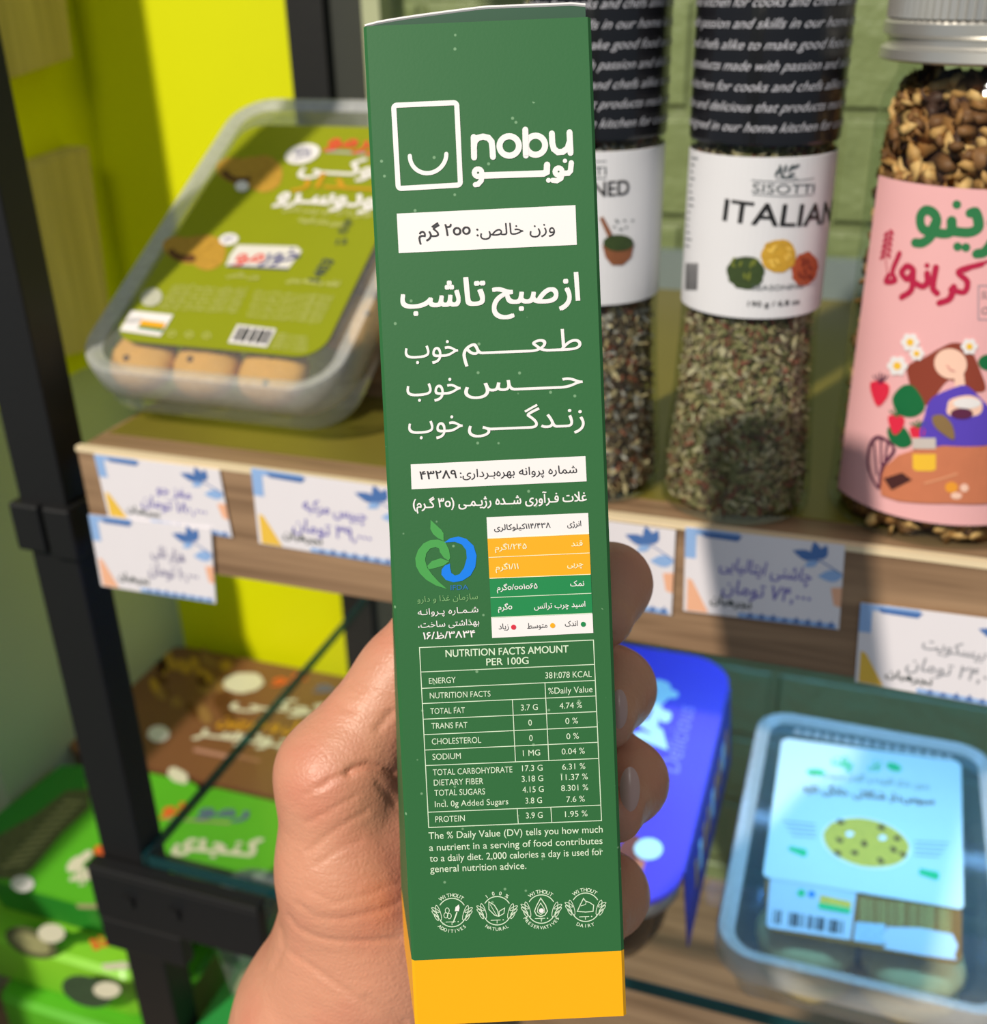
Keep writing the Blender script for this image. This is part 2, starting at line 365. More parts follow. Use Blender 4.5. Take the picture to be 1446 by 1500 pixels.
w = MB(); w.box((-3.0, 1.3, 0.0), (1.5, 1.35, 2.6), SAGE); tag(w.build('wall_far', loc=(-1, 1.3, 0)), kind='structure')
w = MB(); w.box((-0.66, 0.25, 0.44), (0.75, 0.83, 0.462), WOOD); tag(w.build('floor', loc=(0, 0.5, 0.44)), kind='structure')

# ------------------------------------------------------------------ rack
rack = thing('display_rack', (-0.39, 0.42, 0.462), 'black steel display rack frame with bolted clamp at the left of the shelves', 'rack')
w = MB(); w.box((-0.4085, 0.411, 0.462), (-0.3785, 0.4335, 1.60), METAL_BLACK); w.build('post', rack, bevel=0.0015)
w = MB(); w.box((-0.4125, 0.4065, 0.978), (-0.394, 0.437, 1.006), METAL_BLACK); w.box((-0.3915, 0.4065, 0.976), (-0.3745, 0.437, 1.006), METAL_BLACK); w.build('post_joint', rack, bevel=0.0015)
w = MB(); w.box((-0.425, 0.782, 0.462), (-0.395, 0.812, 1.60), METAL_BLACK); w.build('post', rack)
DKG = mat('dark_grey_steel', (52, 55, 48), 0.6, 0.08)
w = MB(); w.box((-0.395, 0.790, 0.462), (-0.366, 0.812, 1.60), DKG); w.build('back_plate', rack)
w = MB(); w.box((-0.366, 0.786, 1.10), (-0.352, 0.8115, 1.60), mat('pale_green_trim', (182, 188, 150), 0.5)); w.build('back_trim', rack)
w = MB()    # clamp that carries the glass
b0 = onY(158, 1283, 0.405); b1 = onY(394, 1320, 0.405)
w.box((-0.4125, 0.400, 0.716), (-0.292, 0.4085, 0.7560), METAL_BLACK); w.box((-0.4125, 0.3995, 0.7560), (-0.292, 0.4105, 0.7600), METAL_BLACK); w.box((-0.4120, 0.4002, 0.690), (-0.352, 0.4102, 0.7155), METAL_BLACK)
cl = w.build('clamp', rack, bevel=0.0012)
for bx in (-0.385, -0.352):
    w = MB(); y0 = 0.3975
    w.loft([[(bx + .0045*math.cos(k*math.pi/6), y, .7385 + .0045*math.sin(k*math.pi/6)) for k in range(12)] for y in (0.4005, y0)], METAL_BLACK, True, True); w.build('bolt', cl)

shelf = thing('wooden_shelf', (-0.1, 0.41, 1.0), 'oak laminate display shelf with pale front edge holding the spice bottles and jar', 'shelf')
w = MB(); w.box((-0.3645, 0.4125, 1.0185), (0.60, 0.7995, 1.0405), WOOD); w.build('board', shelf)
w = MB(); w.box((-0.3640, 0.4110, 0.980), (0.60, 0.4250, 1.0395), WOOD); w.build('front_panel', shelf)
w = MB(); w.box((-0.3645, 0.4105, 1.0393), (0.60, 0.4145, 1.0420), EDGE); w.build('edge_band', shelf)
w = MB(); w.box((-0.3610, 0.4330, 1.0406), (0.598, 0.7900, 1.0411), OLIVE); w.build('liner', shelf)
w = MB(); w.box((-0.3645, 0.786, 1.0406), (0.60, 0.7990, 1.068), mat('blue_grey_strip', (126, 140, 140), 0.4)); w.build('back_strip', shelf)
w = MB(); w.hexa([(-0.27, 0.52, 1.0412), (-0.20, 0.52, 1.0412), (-0.20, 0.56, 1.0412), (-0.27, 0.56, 1.0412), (-0.27, 0.52, 1.0840), (-0.20, 0.52, 1.0840), (-0.20, 0.56, 1.1060), (-0.27, 0.56, 1.1060)], WOOD); w.build('riser', shelf)

gs = thing('glass_shelf', (0.0, 0.41, 0.7605), 'clear glass shelf with teal cut edges under the oak shelf', 'shelf')
GL = -0.3765
w = MB(); w.box((GL + .001, 0.412, 0.7605), (0.60, 0.775, 0.7680), SHELFG); w.build('pane', gs)
w = MB(); w.box((GL + .003, 0.4105, 0.7605), (0.60, 0.4120, 0.7680), TEAL); w.build('front_edge', gs)
w = MB(); w.box((GL - .001, 0.4105, 0.7605), (GL + .001, 0.775, 0.7680), TEAL); w.build('side_edge', gs)

# two wooden boxes in the far top left
def corner_board(q, label):       # corners: far bottom, near bottom, near top, far top on the partition's face
    p = [onX(*c, -0.600) for c in q]; t = np.array([-0.021, 0, 0]); w = MB(); w.hexa([p[0], p[1], p[1] + t, p[0] + t, p[3], p[2], p[2] + t, p[3] + t], WOODY)
    o = w.build('wooden_board', loc=tuple(p[1] + t), bevel=0.001); tag(o, label, 'board', 'wooden boards at the upper left')
corner_board(((168, 505), (40, 535), (-5, 262), (130, 214)), 'pale wooden board behind the black post at the left, the lower of two')
corner_board(((107, 85), (-20, 128), (-60, -150), (80, -150)), 'pale wooden board in the top left corner, the upper of two')

# ------------------------------------------------------------------ price cards
CARDPL = Plane((0, 0.4102, 1.0), (1, 0, 0), (0, 0, 1))
def price_card(q, lines, label, plane, peach=CPEACH, blur=True, ink=INK):
    Q = QuadPx(*q); mb = MB(); P = Print(mb, plane, 0.00012)
    cs = [plane.uv(c) for c in Q.c]
    back = [plane.pt(*c, 0.0) for c in cs]; front = [plane.pt(*c, 0.0005) for c in cs]
    mb.hexa([back[3], back[2], front[2], front[3], back[0], back[1], front[1], front[0]], PAPER)
    P = Print(mb, plane, 0.00012); P.lift = 0.0006; L = 1.0
    P.poly(Q.rect(0.0, 0.0, 0.34, 0.075), CBLUE, L); P.poly(Q.rect(0.0, 0.0, 0.07, 0.36), CBLUE, L)
    P.poly([Q(0.10, 0.03), Q(0.36, 0.03), Q(0.33, 0.10), Q(0.12, 0.09)], CNAVY, 1.1)
    P.poly([Q(0.02, 0.99), Q(0.16, 0.99), Q(0.05, 0.62), Q(0.02, 0.60)], peach, L)
    P.poly([Q(0.93, 0.52), Q(1, 0.5), Q(1, 0.74), Q(0.955, 0.72)], CPEACH, L)
    P.poly(Q.rect(0.35, 0.94, 0.98, 0.995), CBLUE, L); 
    for a in np.linspace(0.4, 0.92, 8): P.poly([Q(a, 0.985), Q(a + .05, 0.985), Q(a + .03, 0.93 - 0.03*random.random())], CNAVY, 1.1)
    def leaf(ca, cb, le, wd, rot, m_, ly):
        c_, s_ = math.cos(math.radians(rot)), math.sin(math.radians(rot)); ts = np.linspace(0, 1, 9); side = [(t, math.sin(math.pi*t**0.8)) for t in ts]
        o_ = [(t*le, w_*wd) for t, w_ in side] + [(t*le, -w_*wd) for t, w_ in side[::-1][1:-1]]
        P.poly([Q(ca + (x*c_ - y*s_), cb + 1.75*(x*s_ + y*c_)) for x, y in o_], m_, ly)
    leaf(0.83, 0.20, 0.16, 0.035, 195, CNAVY, 1.1); leaf(0.84, 0.21, 0.13, 0.035, 255, CNAVY, 1.1); leaf(0.85, 0.20, 0.11, 0.03, 290, CNAVY, 1.1); leaf(0.84, 0.215, 0.10, 0.025, 150, CBLUE, 1.1); leaf(1.0, 0.36, 0.16, 0.04, 172, CBLUE, 1.1)
    P.stroke([Q(0.74, 0.20), Q(0.86, 0.22), Q(0.99, 0.34)], 1.5, CNAVY, 1.15)
    (t1, a0, a1, b), (t2, c0, c1, d) = lines
    hh = float(np.linalg.norm(np.array(Q(0, 0)) - np.array(Q(0, 1))))
    P.text(t1, Q(a0, b), Q(a1, b + 0.03), hh * 0.16, ink, 0.012, 1.1, 0.1); P.text(t2, Q(c0, d), Q(c1, d + 0.03), hh * 0.17, ink, 0.012, 1.1, 0.1)
    P.text('نجرهبان', Q(0.17, 0.86), Q(0.43, 0.88), hh * 0.10, INKD, 0.035, 1.1)
    o = mb.build('price_card', loc=plane.pt(*plane.uv(Q(.5, 1)))); return tag(o, label, 'price card', 'handwritten price cards on the shelf front')
k7 = cr((0, 400), 580/1446); k3 = cr((850, 700), 596/1446)
price_card([k7(345, 660), k7(802, 718), k7(850, 965), k7(398, 885)], (('مغز جو', .45, .72, .48), ('۱۸٠,٠٠٠ تومان', .30, .82, .72)), 'price card on the left shelf end, partly overlapped by a lower card', CARDPL, CGOLD)
CARD2 = Plane((0, 0.4094, 1.0), (1, 0, 0), (0, 0, 1))
price_card([k7(325, 880), k7(772, 932), k7(790, 1205), k7(372, 1140)], (('هزار نانی', .48, .76, .47), ('۱٠,٠٠٠ تومان', .44, .86, .72)), 'lowest left price card hanging below the shelf front over another card', CARD2, CPEACH, ink=mat('faded_ink', (140, 136, 170), 0.5))
price_card([k7(918, 710), k7(1475, 790), k7(1490, 1075), k7(948, 985)], (('چیپس مرکبه', .32, .74, .45), ('۳۹,٠٠٠ تومان', .24, .76, .74)), 'price card at the front of the left cookie tub beside the green carton', CARDPL, CGOLD)
price_card([k3(-210, 112), k3(340, 185), k3(325, 487), k3(-205, 400)], (('ادویه سبزی', .3, .7, .45), ('۷۴,٠٠٠ تومان', .24, .76, .72)), 'price card half hidden behind the green carton above the fingertip', CARDPL)
price_card([k3(375, 173), k3(942, 238), k3(920, 537), k3(368, 470)], (('چاشنی ایتالیایی', .22, .80, .45), ('۷۴,٠٠٠ تومان', .24, .80, .72)), 'price card under the white labelled seasoning bottle, in blue shade', CARDPL)
price_card([k3(997, 442), k3(1620, 520), k3(1600, 835), k3(977, 722)], (('بیسکویت', .36, .72, .45), ('۲۴,٠٠٠ تومان', .28, .8, .72)), 'price card hanging low at the far right above the clear cookie tub', CARD2, CGOLD, ink=mat('grey_ink', (150, 152, 160), 0.5))

# ------------------------------------------------------------------ the carton in the hand
BR = np.array([[0.9387, -0.1422, 0.3139], [0.3442, 0.3413, -0.8747], [0.0173, 0.9291, 0.3694]]); BT = np.array([-0.1066, 0.2292, 1.2411])
BW, BH, BD = 0.048, 0.2196, 0.040
bx = Plane(BT, BR[:, 0], BR[:, 1])
def carton_mat(name, base, speck):
    m = mat(name, base, 0.5, 0.02, 30, 0.02, 1500, spec=0.3); nt = m.node_tree; p = nt.nodes['Principled BSDF']
    tc = nt.nodes.new('ShaderNodeTexCoord'); v = nt.nodes.new('ShaderNodeTexVoronoi'); v.inputs['Scale'].default_value = 250
    r = nt.nodes.new('ShaderNodeMapRange'); r.inputs[1].default_value = 0.06; r.inputs[2].default_value = 0.10; r.inputs[3].default_value = 1; r.inputs[4].default_value = 0
    n = nt.nodes.new('ShaderNodeTexNoise'); n.inputs['Scale'].default_value = 60
    gt = nt.nodes.new('ShaderNodeMath'); gt.operation = 'GREATER_THAN'; gt.inputs[1].default_value = 0.47
    mu = nt.nodes.new('ShaderNodeMath'); mu.operation = 'MULTIPLY'; mu2 = nt.nodes.new('ShaderNodeMath'); mu2.operation = 'MULTIPLY'; mu2.inputs[1].default_value = 0.55
    mx = nt.nodes.new('ShaderNodeMix'); mx.data_type = 'RGBA'; mx.inputs[7].default_value = (*lin(speck), 1)
    src = p.inputs['Base Color'].links[0].from_socket
    nt.links.new(tc.outputs['Object'], v.inputs['Vector']); nt.links.new(v.outputs['Distance'], r.inputs[0]); nt.links.new(tc.outputs['Object'], n.inputs['Vector'])
    nt.links.new(n.outputs[0], gt.inputs[0]); nt.links.new(r.outputs[0], mu.inputs[0]); nt.links.new(gt.outputs[0], mu.inputs[1]); nt.links.new(mu.outputs[0], mu2.inputs[0])
    nt.links.new(src, mx.inputs[6]); nt.links.new(mu2.outputs[0], mx.inputs[0]); nt.links.new(mx.outputs[2], p.inputs['Base Color'])
    return m
GREEN = carton_mat('carton_green', (46, 104, 58), (150, 190, 150)); YELLOW = mat('carton_yellow', (248, 176, 6), 0.4, 0.02, 30, 0.02, 1200)
DGREEN = mat('carton_green_shaded', (38, 82, 58), 0.6, 0.04)  # carton green darkened to paint the shade on the tuck tab
carton = thing('cereal_carton', bx.pt(BW/2, -BH, -BD/2), 'tall green and yellow cereal carton with white print held in the hand', 'carton')
def csec(v, sk=1.0):        # carton cross-section (slightly skewed), front then back, at height v
    s = (0.0012 + 0.0040 * min(1, -v / 0.2)) * sk; r = 0.0007
    f = [(r, 0), (BW - r, 0), (BW, -r), (BW - s, -BD + r), (BW - s - r, -BD), (-s + r, -BD), (-s, -BD + r), (0, -r)]
    return [bx.pt(a, v, n) for a, n in f]
yv = -0.2043; yb = yv + 0.0014
w = MB(); w.loft([csec(-0.0004), csec(-0.02), csec(-0.1), csec(yv)], GREEN); w.build('carton_body', carton)
w = MB(); w.loft([csec(yv), csec(-BH)], YELLOW, False, True); w.build('base_band', carton)
w = MB()   # lifted top flap: arched sheet from the back edge, its worn white fold in front, tuck tab going down inside
N = 16; top = []
for i in range(N + 1):
    t = i / N; a = 0.0003 + (BW - 0.0013) * t; h = 0.0028 * min(1, (t / 0.55)) ** 0.7 if t < 0.55 else 0.0028 - 0.0002*(t - .55)
    if t > 0.97: h = 0.0024
    top.append((a, h))
for th, m_ in ((0.0, GREEN),):
    vs = []; fs = []
    for (a, h) in top: vs += [bx.pt(a - 0.0012, 0.0002, -BD), bx.pt(a - 0.0006, 0.0002 + h * 0.8, -BD * 0.5), bx.pt(a, h, -0.0012)]
    for i in range(N):
        for j in range(2): k = 3*i + j; fs.append((k, k + 3, k + 4, k + 1))
    w.add(vs, fs, GREEN)
vs = []; fs = []
for (a, h) in top: vs += [bx.pt(a, h - 0.0004, -0.0009), bx.pt(a, -0.012, -0.0018)]
for i in range(N): k = 2*i; fs.append((k, k + 1, k + 3, k + 2))
w.add(vs, fs, DGREEN)
w.tube([bx.pt(a, h, -0.0010) for a, h in top], 0.00038, WHITE, 6)
w.build('top_flap', carton)

def part(name, label=None):
    mb = MB(); return mb, Print(mb, bx, 0.00010)
k1 = cr((500, 0), 420/1446)
mb, P = part('logo')
fr = [k1(250, 520), k1(595, 505), k1(615, 945), k1(275, 965)]
Q = QuadPx(*fr); 
rr = [Q(0.5 + x, 0.5 - y * 1.0) for x, y in [(a / 345, b / 440) for a, b in rrect(318, 415, 16, 5)]]
P.stroke(rr, 7.6, WHITE, 1, True)
P.stroke([k1(438 + 92*math.cos(g), 782 + 92*math.sin(g) - 5*math.cos(g)) for g in np.linspace(math.pi, 0, 22)], 6.3, WHITE)
NW = 9.0
P.stroke([k1(668, 692), k1(670, 795)], NW, WHITE)
P.stroke([k1(669, 745), k1(672, 715), k1(690, 696), k1(715, 690), k1(742, 696), k1(758, 715), k1(762, 745), k1(765, 792)], NW, WHITE)
P.stroke([k1(847 + 49*math.cos(g), 737 + 49*math.sin(g)) for g in np.linspace(0, 2*math.pi, 29)[:-1]], NW, WHITE, 1, True)
P.stroke([k1(928, 655), k1(931, 785)], NW, WHITE)
P.stroke([k1(980 + 48*math.cos(g), 733 + 48*math.sin(g)) for g in np.linspace(0, 2*math.pi, 29)[:-1]], NW, WHITE, 1, True)
P.stroke([k1(1062, 674), k1(1064, 722), k1(1072, 752), k1(1092, 768), k1(1118, 766), k1(1142, 748), k1(1150, 720)], NW, WHITE)
P.stroke([k1(1151, 668), k1(1156, 772)], NW, WHITE)
P.stroke([k1(715, 886), k1(1020, 876), k1(1036, 868), k1(1038, 832)], 9.5, WHITE)
P.stroke([k1(690 + 19*math.cos(g), 872 + 19*math.sin(g)) for g in np.linspace(0, 2*math.pi, 15)[:-1]], 7.6, WHITE, 1, True)
P.stroke([k1(712, 880), k1(706, 912), k1(690, 930), k1(676, 932)], 7.6, WHITE)
P.stroke([k1(1096 + 18*math.cos(g), 866 + 18*math.sin(g)) for g in np.linspace(0, 2*math.pi, 15)[:-1]], 7.6, WHITE, 1, True)
P.stroke([k1(1116, 872), k1(1108, 900), k1(1088, 912), k1(1066, 910)], 7.6, WHITE)
P.stroke([k1(1112, 876), k1(1145, 874), k1(1156, 862), k1(1160, 822)], 8.0, WHITE)
P.ell(k1(1045, 910), 3.6, 3.6, WHITE); P.ell(k1(1128, 812), 3.2, 3.2, WHITE)
mb.build('logo', carton)
mb, P = part('net_weight_label')
P.poly([k1(290, 1277), k1(1188, 1235), k1(1181, 1035), k1(280, 1078)], WHITE)
P.text('وزن خالص:', k1(682, 1192), k1(1077, 1174), 17.5, GREY, 0, 2)
P.text('۲۰۰ گرم', k1(390, 1200), k1(652, 1181), 18, GREY, 0.014, 2)
mb.build('net_weight_label', carton)
k2 = cr((560, 380), 340/1342)
mb, P = part('slogan')
B = 0.026
P.text('از', k2(1025, 242), k2(1140, 236), 41, WHITE, B); P.text('صبح', k2(638, 258), k2(1015, 246), 41, WHITE, B)
P.text('تا', k2(482, 268), k2(598, 262), 41, WHITE, B); P.text('شب', k2(112, 280), k2(450, 268), 41, WHITE, B)
P.text('طـعـــــم', k2(465, 552), k2(1152, 524), 32, WHITE, 0.006); P.text('خوب', k2(133, 572), k2(440, 559), 31, WHITE, 0.006)
P.text('حــــس', k2(475, 769), k2(1160, 741), 32, WHITE, 0.006); P.text('خوب', k2(143, 790), k2(455, 777), 31, WHITE, 0.006)
P.text('زنـدگــــی', k2(497, 992), k2(1170, 965), 31, WHITE, 0.006); P.text('خوب', k2(153, 1007), k2(467, 994), 31, WHITE, 0.006)
mb.build('slogan', carton)
mb, P = part('licence_label')
P.poly([k2(170, 1329), k2(1182, 1283), k2(1175, 1137), k2(165, 1185)], WHITE)
P.text('شماره پروانه بهره\u200cبـرداری:', k2(450, 1262), k2(1126, 1234), 12, GREY, 0.003, 2)
P.text('۴۳۲۸۹', k2(218, 1272), k2(430, 1263), 12.5, GREY, 0.012, 2)
mb.build('licence_label', carton)
mb, P = part('composition_heading')
P.text('غلات فـرآوری شــده رژیـمـی (۳۰ گـرم)', k2(180, 1440), k2(1182, 1396), 14, WHITE, 0.02); mb.build('composition_heading', carton)
# traffic-light nutrition panel
k3b = cr((580, 700), 340/1446)
TY = mat('panel_yellow', (246, 172, 20), 0.4, 0.02); TG = mat('panel_green', (26, 134, 74), 0.4, 0.02); CREAM = mat('cream_print', (255, 240, 200), 0.4, 0.02)
RED = mat('dot_red', (214, 44, 66), 0.4, 0.02)
mb, P = part('nutrition_panel')
ly = [245, 377, 495, 625, 745, 868, 997]; ry = [218, 348, 467, 600, 718, 842, 965]
def lx(y): return 565 + (y - 245) * 35 / 752
def rx(y): return 1198 + (y - 218) * 32 / 747
for i, m_ in enumerate((WHITE, TY, TY, TG, TG, WHITE)):
    P.poly([k3b(lx(ly[i+1]), ly[i+1]), k3b(rx(ry[i+1]), ry[i+1]), k3b(rx(ry[i]), ry[i]), k3b(lx(ly[i]), ly[i])], m_)
for i in range(1, 6): P.stroke([k3b(lx(ly[i]) + 2, ly[i]), k3b(rx(ry[i]) - 2, ry[i])], 1.0, CREAM if i < 4 else PALE, 2, caps=False)
for t, x0, y0, x1, y1, m_, b in (('انرژی', 1067, 303, 1153, 299, GREY, 0), ('۱۱۴/۴۳۸کیلوکالری', 612, 326, 962, 309, GREY, 0), ('قند', 1093, 426, 1163, 423, CREAM, .012), ('۱/۲۴۵گرم', 618, 449, 815, 440, CREAM, .012),
        ('چربی', 1068, 554, 1167, 549, CREAM, .012), ('۱/۱۱گرم', 622, 573, 765, 565, CREAM, .012), ('نمک', 1087, 675, 1173, 671, WHITE, .012), ('۰/۰۰۱۰۶۵گرم', 630, 700, 882, 688, WHITE, .012),
        ('اسید چرب ترانس', 862, 815, 1180, 800, WHITE, .012), ('۰گرم', 637, 822, 725, 817, WHITE, .012), ('اندک', 1053, 925, 1133, 921, GREY, 0), ('متوسط', 818, 938, 943, 932, GREY, 0), ('زیاد', 640, 942, 703, 939, GREY, 0)):
    P.text(t, k3b(x0, y0), k3b(x1, y1), 8.2, m_, b, 2)
for x, y, m_ in ((1167, 911, TG), (976, 919, TY), (733, 929, RED)): P.ell(k3b(x, y), 3.7, 3.7, m_, 2)
mb.build('nutrition_panel', carton)
# food authority emblem
AG = mat('emblem_green', (70, 158, 76), 0.4, 0.02); AB = mat('emblem_blue', (0, 124, 236), 0.4, 0.02); AGL = mat('emblem_pale_green', (120, 170, 110), 0.5, 0.02); ABD = mat('emblem_dark_blue', (30, 110, 170), 0.5, 0.02)
mb, P = part('health_emblem')
def smooth_poly(pts, n=4):
    pts = [np.array(p, float) for p in pts]; out = []; L = len(pts)
    for i in range(L):
        p0, p1, p2, p3 = pts[(i-1) % L], pts[i], pts[(i+1) % L], pts[(i+2) % L]
        for k in range(n):
            t = k / n; out.append(tuple(0.5*((2*p1) + (-p0 + p2)*t + (2*p0 - 5*p1 + 4*p2 - p3)*t*t + (-p0 + 3*p1 - 3*p2 + p3)*t**3)))
    return out
P.poly([k3b(*q) for q in [(217, 262), (250, 292), (285, 325), (297, 345), (298, 392), (262, 375), (232, 350), (215, 318)]], AG)
P.poly([k3b(*q) for q in [(308, 398), (262, 384), (215, 387), (172, 408), (138, 450), (121, 500), (126, 550), (150, 595), (190, 635), (250, 670), (320, 692), (268, 648), (228, 604), (196, 560), (182, 512), (190, 470), (214, 440), (248, 430), (270, 440), (274, 462), (300, 498), (330, 515), (339, 498), (332, 450)]], AG)
P.poly([k3b(*q) for q in [(196, 548), (225, 518), (280, 500), (332, 520), (300, 545), (250, 560), (205, 570)]], AG)
P.poly([k3b(*q) for q in [(303, 402), (338, 376), (390, 365), (440, 380), (484, 422), (503, 485), (495, 555), (465, 608), (415, 640), (360, 650), (312, 636), (284, 602), (286, 570), (306, 545), (337, 533), (338, 560), (346, 592), (368, 608), (396, 600), (425, 560), (442, 500), (438, 450), (412, 415), (368, 398)]], AB)
P.text('IFDA', k3b(342, 698), k3b(452, 695), 7.4, ABD, 0.012); P.text('سازمان غذا و دارو', k3b(135, 775), k3b(512, 754), 8.5, AGL, 0.006)
P.text('شـمـاره پـروانـه', k3b(138, 855), k3b(515, 836), 9, WHITE, 0.008); P.text('بهداشتی ساخت،', k3b(140, 934), k3b(520, 914), 9, WHITE, 0.008); P.text('=۱۶/ظ/۳۸۳۴', k3b(172, 1005), k3b(495, 991), 10.5, WHITE, 0.02)
mb.build('health_emblem', carton)
# English nutrition table
k4 = cr((590, 930), 330/1338)
mb, P = part('nutrition_table')
def ln(a, b, w_=1.15): P.stroke([k4(*a), k4(*b)], w_, PALE, 1, caps=False)
P.stroke([k4(100, 75), k4(1133, 30), k4(1181, 1102), k4(155, 1143)], 1.25, PALE, 1, True)
for a, b in (((108, 220), (1138, 175)), ((113, 317), (1141, 270)), ((118, 407), (1145, 362)), ((122, 500), (1149, 455)), ((127, 592), (1153, 545)), ((132, 683), (1157, 637)), ((137, 775), (1161, 733)), ((150, 1052), (1175, 1010)),
             ((845, 283), (868, 745)), ((652, 384), (670, 752)), ((680, 1031), (687, 1121)), ((880, 1023), (886, 1113))): ln(a, b)
for t, x0, y0, x1, y1, h, b in (('NUTRITION FACTS AMOUNT', 256, 131, 985, 103, 44, .012), ('PER 100G', 498, 181, 748, 171, 43, .012), ('ENERGY', 157, 290, 316, 283, 36, 0), ('381.078 KCAL', 848, 258, 1123, 249, 38, 0),
        ('NUTRITION FACTS', 162, 377, 522, 365, 36, 0), ('%Daily Value', 865, 350, 1128, 339, 38, 0), ('TOTAL FAT', 165, 469, 370, 463, 36, 0), ('3.7 G', 703, 448, 803, 444, 36, 0), ('4.74 %', 932, 438, 1066, 432, 36, 0),
        ('TRANS FAT', 171, 557, 385, 551, 36, 0), ('0', 747, 538, 768, 537, 36, 0), ('0 %', 967, 528, 1042, 524, 36, 0), ('CHOLESTEROL', 174, 650, 467, 640, 37, 0), ('0', 752, 629, 773, 628, 36, 0), ('0 %', 973, 619, 1047, 615, 36, 0),
        ('SODIUM', 178, 741, 346, 735, 37, 0), ('1 MG', 715, 719, 817, 714, 36, 0), ('0.04 %', 945, 709, 1082, 703, 36, 0), ('TOTAL CARBOHYDRATE', 180, 833, 652, 815, 37, 0), ('17.3 G', 710, 809, 832, 804, 36, 0), ('6.31 %', 948, 800, 1085, 794, 36, 0),
        ('DIETARY FIBER', 186, 894, 480, 884, 37, 0), ('3.18 G', 708, 872, 835, 867, 36, 0), ('11.37 %', 942, 863, 1100, 856, 36, 0), ('TOTAL SUGARS', 189, 955, 490, 946, 37, 0), ('4.15 G', 712, 936, 838, 931, 36, 0), ('8.301 %', 942, 927, 1102, 920, 36, 0),
        ('Incl. 0g Added Sugars', 192, 1022, 628, 1005, 37, 0), ('3.8 G', 730, 1001, 828, 997, 36, 0), ('7.6 %', 973, 993, 1082, 988, 36, 0), ('PROTEIN', 195, 1112, 370, 1105, 37, 0), ('3.9 G', 733, 1089, 832, 1085, 36, 0), ('1.95 %', 965, 1081, 1098, 1075, 36, 0)):
    P.text(t, k4(x0, y0), k4(x1, y1), h * 0.2466, PALE, b)
mb.build('nutrition_table', carton)
mb, P = part('advice_text')
for t, x0, y0, x1, y1 in (('The % Daily Value (DV) tells you how much', 155, 1212, 1188, 1172), ('a nutrient in a serving of food contributes', 159, 1282, 1187, 1240), ('to a daily diet. 2,000 calories a day is used for', 162, 1346, 1190, 1305), ('general nutrition advice.', 165, 1409, 735, 1388)):
    P.text(t, k4(x0, y0), k4(x1, y1), 42 * 0.2466, PALE, 0.004)
mb.build('advice_text', carton)
k8 = cr((600, 1270), 320/1446)
